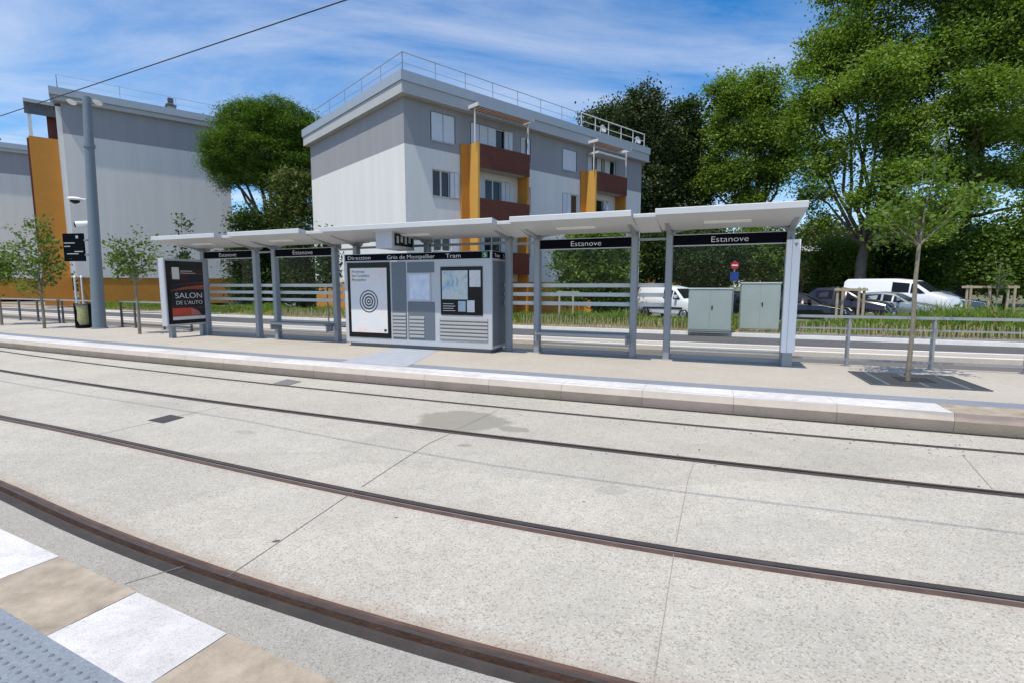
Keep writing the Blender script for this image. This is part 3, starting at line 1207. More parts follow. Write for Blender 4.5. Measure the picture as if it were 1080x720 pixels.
for z0_, z1_, hh, mm_ in ((1.44, 1.60, .13, M_ORANGE), (1.58, 1.70, .06, M_DKRED), (1.84, 1.98, .05, M_DKRED), (2.02, 2.06, .03, M_DKRED), (.94, .92, .05, M_DKRED)):
    b = MB()
    pts = [(.17 + k * (AW - .34) / 8, z0_ + (z1_ - z0_) * (1 - (1 - k / 8) ** 2)) for k in range(9)]
    for (xa, za), (xb, zb2) in zip(pts[:-1], pts[1:]):
        ta, tb2 = hh * (.25 + .75 * (xa - .17)), hh * (.25 + .75 * (xb - .17))
        b.face([(xa, -.1145, za - ta), (xb, -.1145, zb2 - tb2), (xb, -.1145, zb2), (xa, -.1145, za)], mm_)
    b.build('streak_print', ap)
b = MB()
b.box(.24, .46, -.1155, -.1125, 1.78, 2.14, M_PALE)
b.box(.50, .88, -.1155, -.1125, 2.02, 2.04, M_PALE)
b.box(.50, .98, -.1155, -.1125, 1.96, 1.975, M_PALE)
build_each(b, 'poster_block', ap)
lettering('lettering', 'SALON', .24, M_WHITE, ap, (.28, -.115, 1.20), width=.86, ext=.001)
lettering('lettering', "DE L'AUTO", .16, M_WHITE, ap, (.30, -.115, 1.01), width=.84, ext=.001)
for x in (.22, AW - .2):
    b = MB()
    b.box(x - .07, x + .07, -.05, .09, 0, .37, M_GREY)
    b.build('foot', ad)

# white panel on the right end post
wp = thing('ticket_validator_totem', 'tall narrow white panel with small emblem at right end of the shelter', 'sign panel', SP(5.98, -.16), SA)
b = MB()
b.rbox(-.13, .115, -.04, .04, zl(.53), zl(2.73), M_WHITEPAINT, .012)
b.box(-.035, -.025, -.043, -.038, zl(.53), zl(2.73), M_GREYLIGHT)
b.build('panel', wp)
b = MB()
b.face([(.0, -.0425, zl(2.66)), (.07, -.0425, zl(2.66)), (.035, -.0425, zl(2.58))], M_GREY)
b.build('emblem', wp)
b = MB()
b.box(-.10, .08, -.02, .03, 0, zl(.53), M_GREY)
b.build('foot', wp)
b = MB()
b.box(-.04, -.005, -.02, .02, zl(2.73), zl(2.84), M_GREY)
b.build('top_stem', wp)


# ------------------------------------------------------------------ railings at the back of the platform
def railing(pts, label, dark=False):
    P = [np.array(p) for p in pts]
    o0 = P[0]
    t = thing('guard_railing', label, 'railing', (o0[0], o0[1], ZP), 0, 'platform guard railings')
    mm = M_DARKGALV if dark else M_GALV
    L = [(p[0] - o0[0], p[1] - o0[1]) for p in P]
    for x, y in L:
        b = MB()
        b.box(x - .022, x + .022, y - .035, y + .035, 0, .95, mm)
        b.box(x - .07, x + .07, y - .07, y + .07, 0, .012, mm)
        b.build('rail_post', t)
    b = MB()
    b2 = MB()
    for (x0, y0), (x1, y1) in zip(L[:-1], L[1:]):
        b.bar((x0, y0, .975), (x1, y1, .975), .10, .05, M_GALV)
        for z in (.74, .60, .13):
            b2.bar((x0, y0, z), (x1, y1, z), .03, .03 if z > .2 else .04, mm if dark else M_GALV)
    b.build('hand_rail', t)
    build_each(b2, 'lower_rail', t)
    return t


def kpt(x, o):
    Q = offset(KERB, o)
    return np.array([x, np.interp(x, Q[:, 0], Q[:, 1])])


railing([kpt(x, 3.98) for x in (5.65, 6.72, 8.02, 9.35, 10.7, 12.0)], 'galvanised guard railing right of the white totem, behind the tree grate')
railing([kpt(x, 4.02) for x in (-26.5, -24.6, -22.6, -21.0, -19.3)], 'dark guard railing at far left behind the leftmost saplings', True)
railing([kpt(x, 4.02) for x in (-19.0, -17.2, -16.2)], 'short dark guard railing between second sapling and the litter bin', True)
railing([kpt(x, 4.02) for x in (-15.0, -14.2, -12.6, -11.2)], 'dark guard railing between the mast and the motor show poster', True)

# ------------------------------------------------------------------ mast with cameras, sign, bin
mp_ = G(105, 346.5, ZP)
mast = thing('lighting_mast', 'tall tapered blue grey steel mast beside the litter bin', 'mast', (mp_[0], mp_[1], ZP))
b = MB()
b.tube([(0, 0, 0), (.08, 0, 2.6), (.2, 0, 6.1), (.28, 0, 8.25)], [.215, .185, .15, .125], M_POLE, 24)
b.build('shaft', mast, smooth=True)
b = MB()
b.tube([(.22, 0, 6.50), (.224, 0, 6.62)], [.175, .175], M_POLE, 24)
b.tube([(0, 0, 0), (0, 0, .05)], [.27, .26], M_POLE, 24)
b.build('collar', mast)
for sg, zz in ((-1, 8.05), (1, 8.03)):
    b = MB()
    b.tube([(.27 + sg * .13, 0, zz), (.27 + sg * .36, -.06, zz)], .025, M_POLE, 8)
    fr = b.build('lamp_arm', mast)
    b = MB()
    b.tube([(.27 + sg * .46, -.08, zz + .04), (.27 + sg * .46, -.10, zz - .01), (.27 + sg * .46, -.11, zz - .03)], [.06, .15, .13], M_WHITEPAINT, 14)
    b.build('floodlight', fr, smooth=True)


def cctv(zz, dx, dome, label):
    t = thing('security_camera', label, 'camera', (mp_[0] - .06, mp_[1], zz), 0, 'cameras on the mast')
    b = MB()
    b.bar((.0, 0, 0), (-dx, -.05, .02), .05, .05, M_WHITEPAINT)
    b.build('bracket', t)
    b = MB()
    if dome:
        b.tube([(-dx - .1, -.05, .06), (-dx - .1, -.05, 0), (-dx - .1, -.05, -.05)], [.16, .24, .22], M_WHITEPAINT, 16)
        b.tube([(-dx - .1, -.05, -.05), (-dx - .1, -.05, -.12), (-dx - .1, -.05, -.17)], [.16, .13, .04], M_BLACKGLASS, 16)
    else:
        b.tube([(-dx + .12, .05, .03), (-dx - .2, -.18, -.03)], [.11, .12], M_WHITEPAINT, 14)
        b.tube([(-dx - .2, -.18, -.03), (-dx - .235, -.205, -.035)], [.10, .09], M_BLACKGLASS, 14)
    b.build('camera_body', t, smooth=True)


cctv(4.95, .28, True, 'white dome camera on mast, the upper of the two')
cctv(4.05, .12, False, 'white bullet camera on mast just above the black sign')

sg_ = thing('information_sign', 'black rectangular sign with faint white lines fixed to the mast', 'sign', (mp_[0] - .62, mp_[1] - .06, 2.72), rad(-8))
b = MB()
b.rbox(-.42, .44, -.03, .03, 0, 1.0, M_BLACK, .006)
sb = b.build('board', sg_)
b = MB()
M_FAINT = mat('faint lettering', (.36, .36, .37), .6, var=0)
for z, x0, x1 in ((.64, -.38, .08), (.52, -.38, -.12), (.33, .04, .40), (.25, -.28, .20)):
    b.box(x0, x1, -.034, -.029, z, z + .035, M_FAINT)
b.box(.14, .24, -.034, -.029, .82, .92, M_FAINT)
build_each(b, 'print_line', sb)
b = MB()
b.box(.40, .60, -.02, .02, .2, .26, M_POLE)
b.box(.40, .60, -.02, .02, .72, .78, M_POLE)
build_each(b, 'bracket', sg_)

bp_ = G(91, 346, ZP)
bin_ = thing('litter_bin', 'litter bin with black posts and clear yellowish bag beside the mast', 'litter bin', (bp_[0], bp_[1], ZP))
M_BAG = mat('clear yellowish bag', (.34, .34, .16), .35, var=.3, vscale=10, bump=.5, bscale=18)
b = MB()
for x in (-.30, .24):
    b.box(x - .06, x + .03, -.06, .06, 0, .92, M_BLACK)
build_each(b, 'bin_post', bin_)
b = MB()
b.tube([(-.03, 0, .12), (-.03, 0, .3), (-.02, 0, .62), (-.03, 0, .86)], [.16, .22, .21, .23], M_BAG, 14)
b.build('bag', bin_, smooth=True)
b = MB()
b.tube([(-.03, 0, .85), (-.03, 0, .90)], [.25, .25], M_DARKGALV, 18)
b.build('rim', bin_)
b = MB()
b.tube([(-.03, 0, 0), (-.03, 0, .1)], [.26, .24], M_BLACK, 18)
b.build('bin_base', bin_)

# ------------------------------------------------------------------ overhead contact wires
def wire(P, z, label):
    b = MB()
    pts = []
    for k in range(0, len(P), 6 if len(P) > 20 else 1):
        pts.append((P[k][0], P[k][1], z))
    b.tube(pts, .0085, M_WIRE, 6)
    return tag(b.build('contact_wire'), label, 'overhead wire', 'overhead contact wires')


wire(np.array([(-60., 35.), (-30., 20.8), (-11.45, 11.85), (-2.2, 7.2), (4.5, 4.35), (14., 1.2), (30., -3.)]), 5.62, 'overhead contact wire above the far track, crossing the sky at left')
wire(offset(R1, .42), 5.15, 'overhead contact wire above the near track, seen only as a shadow line')


# ------------------------------------------------------------------ foliage
def leaves(C, size, rg, flat=.35, aspect=.62, upbias=.4, jitter=.35):
    """one bent diamond per centre"""
    N = len(C)
    nrm = rg.normal(size=(N, 3))
    nrm[:, 2] = np.abs(nrm[:, 2]) + upbias
    nrm /= np.linalg.norm(nrm, axis=1)[:, None]
    d = rg.normal(size=(N, 3))
    d -= nrm * (d * nrm).sum(1)[:, None]
    d /= np.linalg.norm(d, axis=1)[:, None] + 1e-9
    s = np.cross(nrm, d)
    L = (size * (1 + jitter * rg.uniform(-1, 1, N)))[:, None]
    a = C - d * L * .5
    c = C + d * L * .5 - nrm * L * flat * .3
    b = C + s * L * aspect * .5
    e = C - s * L * aspect * .5
    return np.stack([a, b, c, e], 1)


def clump_points(blobs, n, rg, per=26, sig=.30, shell=.55):
    """leaf clumps spread through the outer part of each ellipsoid; blob = (cx,cy,cz,rx,ry,rz[,weight])"""
    W = np.array([(b[3] * b[4] * b[5]) ** .667 * (b[6] if len(b) > 6 else 1) for b in blobs])
    W /= W.sum()
    out = []
    for b, w in zip(blobs, W):
        k = max(2, int(n * w / per))
        u = rg.normal(size=(k, 3))
        u /= np.linalg.norm(u, axis=1)[:, None]
        r = shell + (1 - shell) * rg.uniform(0, 1, k) ** .6
        r *= 1 + .12 * rg.normal(size=k)
        c = np.array(b[:3]) + u * r[:, None] * np.array(b[3:6])
        sg = sig * (0.6 + .8 * rg.uniform(size=k))
        p = c[:, None, :] + rg.normal(size=(k, per, 3)) * sg[:, None, None] * np.array([1, 1, .6])
        out.append(p.reshape(-1, 3))
    return np.concatenate(out)


def limb_path(a, b, rg, n=5, wob=.08, sag=.12):
    a, b = np.array(a, float), np.array(b, float)
    L = np.linalg.norm(b - a)
    pts = []
    for k in range(n + 1):
        t = k / n
        p = a * (1 - t) + b * t
        p = p + np.array([0, 0, 1]) * sag * L * (t - t * t) * -1.0 * (1 if abs((b - a)[2]) < L * .8 else 0)
        if 0 < k < n:
            p = p + rg.normal(size=3) * wob * L * .35
        pts.append(tuple(p))
    return pts


def tree(name, label, base, H, blobs, trunk_r, fork, n, size, lm, bm, seed, group=None, cat='tree', per=26, sig=.35, shell=.5, aspect=.62, lean=(0, 0), nlimb=None, upbias=.4, twigs=1):
    rg = np.random.default_rng(seed)
    t = thing(name, label, cat, base, 0, group)
    b = MB()
    fk = np.array([lean[0], lean[1], fork])
    tp = [(0, 0, -.1), (lean[0] * .25 + rg.normal() * trunk_r * .3, lean[1] * .25, fork * .33), (lean[0] * .6, lean[1] * .6 + rg.normal() * trunk_r * .3, fork * .7), tuple(fk)]
    b.tube(tp, [trunk_r * 1.25, trunk_r, trunk_r * .9, trunk_r * .8], bm, 10)
    bl = blobs if nlimb is None else blobs[:nlimb]
    for q in bl:
        c = np.array(q[:3], float)
        L = np.linalg.norm(c - fk)
        r0 = trunk_r * .42
        path = limb_path(fk - np.array([0, 0, trunk_r]), c, rg)
        b.tube(path, [r0 * (1 - .16 * k) for k in range(len(path))], bm, 7)
        for _ in range(twigs * 3):
            u = rg.normal(size=3)
            u /= np.linalg.norm(u)
            e = c + u * np.array(q[3:6]) * .85
            s = np.array(path[-2])
            pp_ = limb_path(s, e, rg, 3)
            b.tube(pp_, [r0 * .35, r0 * .25, r0 * .18, r0 * .08], bm, 5)
    tr = b.build('trunk', t, smooth=True)
    P = clump_points(blobs, n, rg, per, sig, shell)
    P = P[P[:, 2] > .05]
    cr = quads_mesh('crown', leaves(P, size, rg, aspect=aspect, upbias=upbias), [lm], t)
    return t


def px_blobs(spec, base, Y):
    """spec: (px, py, rx_px, ry_px[, depth factor, dy]) measured at distance Y -> local blobs"""
    out = []
    for q in spec:
        c = at(q[0], q[1], Y)
        sc = Y / FOC
        dep = q[4] if len(q) > 4 else 1.
        dy = q[5] if len(q) > 5 else 0.
        out.append((c[0] - base[0], c[1] - base[1] + dy, c[2] - base[2], q[2] * sc, q[2] * sc * dep, q[3] * sc))
    return out


def ptree(name, label, bx, Y, spec, z0=.0, **kw):
    base = at(bx, 301, Y)
    base[2] = z0
    blobs = px_blobs(spec, base, Y)
    H = max(q[2] + q[5] for q in blobs)
    return tree(name, label, base, H, blobs, **kw)


GP = 'tall plane trees beyond the car park'
PK = dict(per=150, sig=.55, shell=.12, group=GP)
ptree('plane_tree', 'huge plane tree whose grey trunk rises behind the white panel van', 905, 41,
      [(862, 110, 30, 32), (846, 140, 18, 24), (880, 58, 34, 32), (925, 30, 42, 34, 1, 2), (900, 98, 36, 28, 1, -3), (950, 78, 40, 34, 1, 1), (868, 165, 28, 24), (915, 150, 34, 26, 1, -3), (955, 135, 32, 28), (938, 190, 28, 16, 1, -3), (900, -15, 34, 28), (955, -25, 44, 30),
       (858, 205, 18, 14), (884, 215, 16, 12, 1, -3), (868, 235, 10, 8), (912, 225, 20, 14, 1, -4), (948, 232, 22, 14, 1, -4), (925, 252, 20, 11, 1, -5), (890, 238, 16, 11, 1, -5), (905, 195, 22, 14, 1, -4)],
      trunk_r=.42, fork=5.4, n=108000, size=.23, lm=L_PLANE, bm=M_BARKPLANE, seed=11, lean=(.4, 0), **PK)
ptree('plane_tree', 'huge plane tree with dark forked trunk right of the white panel van', 1016, 39,
      [(990, 62, 36, 36), (1030, 25, 40, 34), (1058, 78, 34, 34), (1000, 122, 34, 28, 1, -3), (1038, 138, 30, 26), (985, 172, 26, 20), (1068, 20, 38, 40), (1000, -25, 44, 30), (1055, -40, 44, 30), (1012, 182, 20, 15), (1052, 180, 22, 16), (985, 215, 20, 12, 1, -3), (1035, 222, 20, 12, 1, -4)],
      trunk_r=.42, fork=7.4, n=98000, size=.23, lm=L_PLANE2, bm=M_BARKDARK, seed=12, lean=(-.3, 0), **PK)
ptree('plane_tree', 'plane tree at the right edge of the picture with crown cut off', 1100, 42,
      [(1090, 130, 38, 36), (1110, 60, 40, 42), (1140, 110, 46, 50), (1080, 185, 22, 20), (1120, 0, 46, 46), (1130, 180, 40, 34)],
      trunk_r=.6, fork=6.5, n=60000, size=.23, lm=L_PLANE, bm=M_BARKDARK, seed=13, **PK)
ptree('plane_tree', 'shorter bright plane tree left of the huge ones, above the right canopy', 792, 52,
      [(768, 105, 22, 22), (800, 102, 24, 22), (790, 140, 28, 24), (758, 145, 16, 22), (818, 140, 20, 22), (772, 185, 24, 20), (812, 180, 22, 20), (748, 190, 16, 20), (832, 118, 12, 14), (790, 212, 22, 12), (830, 165, 14, 16)],
      trunk_r=.5, fork=6.5, n=76000, size=.24, lm=L_PLANE, bm=M_BARKDARK, seed=14, **PK)
# dark evergreens behind the apartment block
GO = 'dark evergreen trees behind the apartment block'
for bx, Yd, spec, sd, lb, nn in (
        (636, 56, [(636, 128, 22, 16), (625, 160, 22, 28), (650, 165, 22, 30), (640, 215, 30, 34)], 21, 'lowest dark evergreen, just above the roof guard rail end', 15000),
        (676, 52, [(676, 118, 26, 24), (664, 150, 24, 30), (690, 155, 24, 32), (676, 200, 32, 36), (690, 245, 30, 34), (660, 245, 26, 34)], 22, 'tallest rounded dark evergreen behind the right end of the apartment block', 26000),
        (724, 54, [(722, 128, 20, 22), (712, 165, 22, 30), (735, 170, 18, 30), (722, 215, 26, 34), (705, 250, 26, 30), (740, 250, 24, 30)], 23, 'dark evergreen with paler top between the rounded one and the plane tree', 22000)):
    ptree('evergreen_tree', lb, bx, Yd, spec, trunk_r=.4, fork=4.5, n=int(nn * 2.2), size=.28, lm=L_OAK if sd != 23 else L_HEDGE, bm=M_BARKDARK, seed=sd, group=GO, per=50, sig=.5, shell=.4)
# umbrella pine between the two blocks
ptree('umbrella_pine', 'big umbrella pine with dense rounded crown between the two apartment blocks', 292, 40,
      [(275, 148, 36, 32), (243, 160, 24, 22), (232, 163, 17, 20), (262, 132, 28, 19), (300, 130, 28, 19), (322, 140, 20, 20), (312, 162, 24, 24), (266, 178, 24, 18), (240, 184, 17, 15), (294, 186, 24, 18), (318, 188, 18, 20), (282, 126, 26, 15)],
      trunk_r=.42, fork=5.5, n=200000, size=.19, lm=L_PINE, bm=M_BARKDARK, seed=31, cat='pine tree', per=170, sig=.30, shell=.72, aspect=.24, upbias=.9)
ptree('evergreen_tree', 'lighter bushy evergreen growing beneath the umbrella pine, by the white gable', 320, 38,
      [(305, 195, 18, 16), (320, 205, 18, 20), (300, 215, 18, 14), (322, 235, 16, 22), (300, 240, 16, 18)],
      trunk_r=.22, fork=5.0, n=14000, size=.30, lm=leafmat('yellowish pine leaf', (.06, .09, .02), (.15, .19, .05), .2, 1., 4), bm=M_BARKDARK, seed=32, per=36, sig=.34, shell=.5, aspect=.25, group='evergreens between the blocks')
GH = 'dark shrubs between the two apartment blocks'
for bx, Yd, spec, sd, lb, lm in (
        (262, 37, [(262, 240, 16, 20), (258, 270, 16, 26), (262, 300, 18, 24)], 33, 'dark shrub against the right edge of the left block', L_HEDGE),
        (285, 40, [(283, 250, 22, 30), (290, 290, 24, 30), (275, 300, 20, 20)], 34, 'dark tall shrub directly below the umbrella pine', L_HEDGE),
        (318, 37, [(318, 262, 18, 22), (312, 295, 20, 26), (322, 300, 14, 26)], 35, 'dark shrub next to the white gable of the middle block', L_HEDGE)):
    ptree('tall_shrub', lb, bx, Yd, spec, trunk_r=.14, fork=1.4, n=17000, size=.19, lm=lm, bm=M_BARKDARK, seed=sd, group=GH, cat='shrub', per=40, sig=.35, shell=.4)
# bush in front of the apartment block
ptree('bushy_tree', 'bright green bushy tree seen through the shelter bay left of the van', 628, 27.5,
      [(628, 255, 30, 18), (606, 272, 22, 22), (648, 272, 22, 24), (628, 290, 32, 24), (604, 306, 20, 16), (650, 305, 18, 18), (640, 318, 20, 14)],
      trunk_r=.12, fork=1.2, n=24000, size=.17, lm=L_BUSH, bm=M_BARK, seed=36, per=28, sig=.25, shell=.4)
# understorey right
GU = 'dark understorey shrubs beyond the car park'
US = [(700, 46, 262, 34, 34, L_HEDGE, 'dark shrub mass left of the no entry sign'), (748, 44, 268, 34, 30, L_HEDGE, 'dark shrub just behind the no entry sign'), (800, 46, 262, 36, 34, L_BUSH, 'green shrub right of the no entry sign'),
      (868, 62, 258, 34, 34, L_FAR, 'pale rounded far tree seen right of the canopy end'), (885, 46, 275, 26, 34, L_BUSH, 'leafy shrub left of the grey plane trunk'),
      (940, 47, 262, 30, 36, L_HEDGE, 'dark shrub behind the white panel van'), (975, 45, 265, 30, 36, L_BUSH, 'green shrub behind the windscreen of the white panel van'), (1010, 52, 262, 34, 40, L_HEDGE, 'dark shrub right of the forked plane trunk'),
      (1062, 36, 262, 36, 44, L_BUSH, 'bright leafy shrub tree at the right edge above the stakes'), (1110, 44, 262, 34, 44, L_HEDGE, 'dark shrub beyond the right edge')]
for k, (bx, Yd, cy, rx, ry, lm, lb) in enumerate(US):
    sp = [(bx, cy, rx, ry * .8), (bx - rx * .5, cy + ry * .3, rx * .65, ry * .7), (bx + rx * .5, cy + ry * .2, rx * .65, ry * .75), (bx, cy + ry * .55, rx, ry * .55)]
    ptree('understorey_shrub', lb, bx, Yd, sp, trunk_r=.16, fork=1.5, n=21000, size=.24 if lm is not L_FAR else .36, lm=lm, bm=M_BARKDARK, seed=50 + k, group=GU, cat='shrub', per=24, sig=.5, shell=.35)
# low background wood closing the horizon
bw = []
rgb = np.random.default_rng(5)
for k in range(46):
    X = -130 + k * 6.2 + rgb.normal() * 2
    Y = 96 + rgb.uniform(-6, 14) + max(0, -X * .1)
    bw.append((X, Y, 3.2, 5, 4, 4.2 + rgb.uniform(0, 2.2)))
P = clump_points(bw, 60000, rgb, 24, .8, .3)
o = quads_mesh('distant_wood', leaves(P[P[:, 2] > 0], .95, rgb), [L_HEDGE])
o['kind'] = 'stuff'
o['label'] = 'dark distant wood closing the view behind car park and buildings'
o['category'] = 'wood'


# saplings
def sapling(label, base, H, fork, r, crown, n, size, seed, group, lm=L_SAPLING, bm=M_BARK, per=9, sig=.10, lean=(0, 0), cage=None):
    rg = np.random.default_rng(seed)
    t = thing('young_tree', label, 'young tree', base, 0, group)
    b = MB()
    fk = np.array([lean[0], lean[1], fork])
    b.tube([(0, 0, -.05), (lean[0] * .3 + .012, lean[1] * .3, fork * .4), (lean[0] * .7 - .01, lean[1] * .7, fork * .75), tuple(fk)], [r * 1.15, r, r * .9, r * .8], bm, 9)
    tips = []
    for (x, y, z) in crown:
        e = np.array([x, y, z])
        path = limb_path(fk - np.array([0, 0, .03]), e, rg, 4, .07, .10)
        b.tube(path, [r * .55, r * .42, r * .32, r * .22, r * .12], bm, 6)
        for q in path[2:]:
            tips.append(q)
        for _ in range(3):
            s = np.array(path[rg.integers(2, 5)])
            d = rg.normal(size=3)
            d[2] = abs(d[2]) * .6
            d /= np.linalg.norm(d)
            e2 = s + d * H * .085
            b.tube(limb_path(s, e2, rg, 2, .05), [r * .18, r * .12, r * .06], bm, 5)
            tips.append(tuple(e2))
    b.build('trunk', t, smooth=True)
    tips = np.array(tips)
    k = n // per
    c = tips[rg.integers(0, len(tips), k)] + rg.normal(size=(k, 3)) * sig * .9
    P = (c[:, None] + rg.normal(size=(k, per, 3)) * sig).reshape(-1, 3)
    quads_mesh('crown', leaves(P, size, rg, upbias=.2), [lm], t)
    return t


GS = 'young trees along the platform'
b0 = G(957, 401, ZP)
sapling('slender young tree growing through the iron grate, wide forked branches', (b0[0], b0[1], ZP), 4.1, 2.28, .034,
        [(.02, .1, 3.45), (.80, .15, 3.15), (.50, -.2, 2.95), (-.45, .1, 2.55), (-.30, .25, 2.9), (.25, .3, 3.1), (-.62, -.1, 2.75), (.05, -.1, 3.75), (-.15, .1, 3.2), (.15, .1, 2.8)], 1500, .085, 71, GS, lm=L_BUSH, sig=.09)
b1 = G(147.5, 352.5, ZP)
sapling('young tree right of the mast in front of the grey gable', (b1[0], b1[1], ZP), 3.3, 1.75, .045,
        [(0, 0, 3.0), (-.5, .1, 2.5), (.5, 0, 2.45), (-.4, -.1, 2.9), (.35, .1, 2.85), (.75, 0, 2.55), (-.7, 0, 2.35), (-.5, 0, 3.15), (.1, 0, 2.1)], 900, .12, 72, GS, sig=.11)
b2 = G(47, 346.5, ZP)
sapling('young tree in front of the orange tower, left of the black sign', (b2[0], b2[1], ZP), 3.9, 1.7, .045,
        [(.1, 0, 3.5), (-.55, .1, 2.9), (.5, 0, 2.6), (-.6, -.1, 3.3), (.6, .1, 3.1), (.25, 0, 3.75), (-.8, 0, 2.7), (.7, 0, 2.4), (-.2, 0, 2.5), (.15, 0, 1.6), (-.2, 0, 1.5)], 1300, .13, 73, GS, sig=.14)
b3 = G(2, 343, ZP)
sapling('leftmost young tree, half cut off by the picture edge', (b3[0], b3[1], ZP), 3.4, 1.7, .045,
        [(0, 0, 2.9), (-.6, .1, 2.5), (.6, 0, 2.5), (-.4, -.1, 2.2), (.4, .1, 2.2), (.5, 0, 2.9), (-.7, 0, 2.9)], 1900, .13, 74, GS, lm=L_BUSH, sig=.17)
GV = 'young trees on the verge across the road'
for k, (px, Y, top, lo, wd, lb, lm_, nn) in enumerate(((345, 21.5, 247, 296, 5, 'slender dark leaved sapling in front of the white gable', L_HEDGE, 1700), (195, 30, 236, 275, 3, 'slender sapling rising behind the poster display roof', L_HEDGE, 500), (1053, 22, 275, 300, 10, 'thin bare sapling inside the right timber stakes', L_SAPLING, 160))):
    bs = at(px, 301, Y)
    bs[2] = .1
    zt_, zl_ = at(px, top, Y)[2] - .1, at(px, lo, Y)[2] - .1
    w_ = wd * Y / FOC
    rr = random.Random(k)
    cr = [(rr.uniform(-w_, w_), rr.uniform(-w_, w_), zl_ + (zt_ - zl_) * (j + .5) / 8) for j in range(8)] + [(0, 0, zt_)]
    sapling(lb, bs, zt_, zl_ * .8, .03, cr, nn, .17, 80 + k, GV, lm=lm_, sig=.13)

# tree grate
gt = G(963, 401, ZP)
gr = thing('tree_grate', 'dark iron tree grate with pale bars around the slender tree', 'tree grate', (gt[0], gt[1], ZP), rad(-20))
b = MB()
b.box(-.78, .78, -.66, .66, .002, .006, M_GROOVE)
b.build('pit', gr)
b = MB()
M_IRON = mat('grate iron', (.13, .14, .15), .5, .5, var=.15)
M_IRON2 = mat('grate worn bars', (.30, .32, .34), .45, .5, var=.15)
for k in range(27):
    x = -.76 + k * .0585
    wide = M_IRON2 if k % 9 == 4 else M_IRON
    for y0, y1 in (((-.66, .66),) if abs(x) > .26 else ((-.66, -.26), (.26, .66))):
        b.box(x - .021, x + .021, y0, y1, .006, .016, wide)
b.build('bars', gr)
b = MB()
for q in ((-.79, .79, -.675, -.645), (-.79, .79, .645, .675)):
    b.box(q[0], q[1], q[2], q[3], .003, .018, M_IRON)
for q in ((-.79, -.765, -.645, .645), (.765, .79, -.645, .645)):
    b.box(q[0], q[1], q[2], q[3], .003, .018, M_IRON)
b.build('grate_frame', gr)


# ------------------------------------------------------------------ verge: grass, picket fence, stakes, cabinets
def vpt(x, d):
    return np.array([x + .38 * d, np.interp(x, VERGE[:, 0], VERGE[:, 1]) + .92 * d])


gx = rng.uniform(-34, 30, 80000)
gd = rng.uniform(.5, 5.2, 80000)
gy = np.interp(gx, VERGE[:, 0], VERGE[:, 1])
dens = np.sin(gx * .9 + np.sin(gd * 1.3) * 2) * .5 + .5
dens = dens * .7 + .3 * (np.sin(gx * 2.7 + gd) * .5 + .5)
dens = np.where(gx > 9, dens * .6 + .4, dens)
keep = rng.uniform(size=len(gx)) < dens * np.clip((gd - .4) / 1.0, .12, 1)
gx, gd, gy, dens = gx[keep], gd[keep], gy[keep], dens[keep]
base = np.stack([gx + .38 * gd, gy + .92 * gd, np.full(len(gx), .1)], 1)
h = (np.where(gx > 9, 1.25, 1.15) + .9 * np.exp(-((gx - 15.2) / 2.4) ** 2) - .75 * np.exp(-((gx - 10.2) / 1.6) ** 2)) * (.12 + .50 * dens * rng.uniform(.4, 1, len(gx)) * np.clip(gd / 2.2, .35, 1.0))
lean = rng.normal(size=(len(gx), 2)) * .22
wv = rng.normal(size=(len(gx), 2))
wv /= np.linalg.norm(wv, axis=1)[:, None]
w = .016 + .012 * rng.uniform(size=len(gx))
tip = base + np.column_stack([lean * h[:, None] * 1.6, h])
midp = base + np.column_stack([lean * h[:, None] * .5, h * .55])
sv = np.column_stack([wv * w[:, None], np.zeros(len(gx))])
o = quads_mesh('verge_grass', np.stack([base - sv * .4, midp - sv, tip, midp + sv], 1), [L_GRASS, leafmat('dry grass', (.30, .25, .10), (.48, .42, .2), .3, 1., 5)], None, (rng.uniform(size=len(gx)) < np.where(gd < 1.0, .55, .14)).astype(int))
o['kind'] = 'stuff'
o['label'] = 'tufts of green and dry grass growing on the roadside verge'
o['category'] = 'grass'


def picket(x0, x1, d, label, hgt=.48):
    p0 = vpt(x0, d)
    t = thing('picket_fence', label, 'fence', (p0[0], p0[1], .1), 0, 'low chestnut picket fences along the verge')
    b = MB()
    rp = random.Random(int(x0 * 10))
    x = x0
    wp_ = []
    while x < x1:
        p = vpt(x, d) - p0
        hh = hgt * rp.uniform(.82, 1.1)
        lx, ly = rp.gauss(0, .035), rp.gauss(0, .03)
        w2 = rp.uniform(.016, .030)
        b.hexa([(p[0] - w2, p[1] - .008, 0), (p[0] + w2, p[1] - .008, 0), (p[0] + w2, p[1] + .008, 0), (p[0] - w2, p[1] + .008, 0),
                (p[0] - w2 * .6 + lx, p[1] - .006 + ly, hh), (p[0] + w2 * .6 + lx, p[1] - .006 + ly, hh), (p[0] + w2 * .6 + lx, p[1] + .006 + ly, hh), (p[0] - w2 * .6 + lx, p[1] + .006 + ly, hh)], M_WOOD)
        wp_.append((p[0], p[1]))
        x += rp.uniform(.075, .14)
    b.build('pickets', t)
    b = MB()
    for z in (.14, .36):
        b.tube([(q[0], q[1] - .012, z) for q in wp_[::4]] + [(wp_[-1][0], wp_[-1][1] - .012, z)], .003, M_BARKDARK, 5)
    b.build('binding_wire', t)


picket(-13.2, -8.6, .55, 'low picket fence on the verge left of the kiosk')
picket(.2, 7.2, .50, 'low picket fence on the verge before the small white van')
picket(9.6, 30, .45, 'low picket fence on the verge right of the shelter')


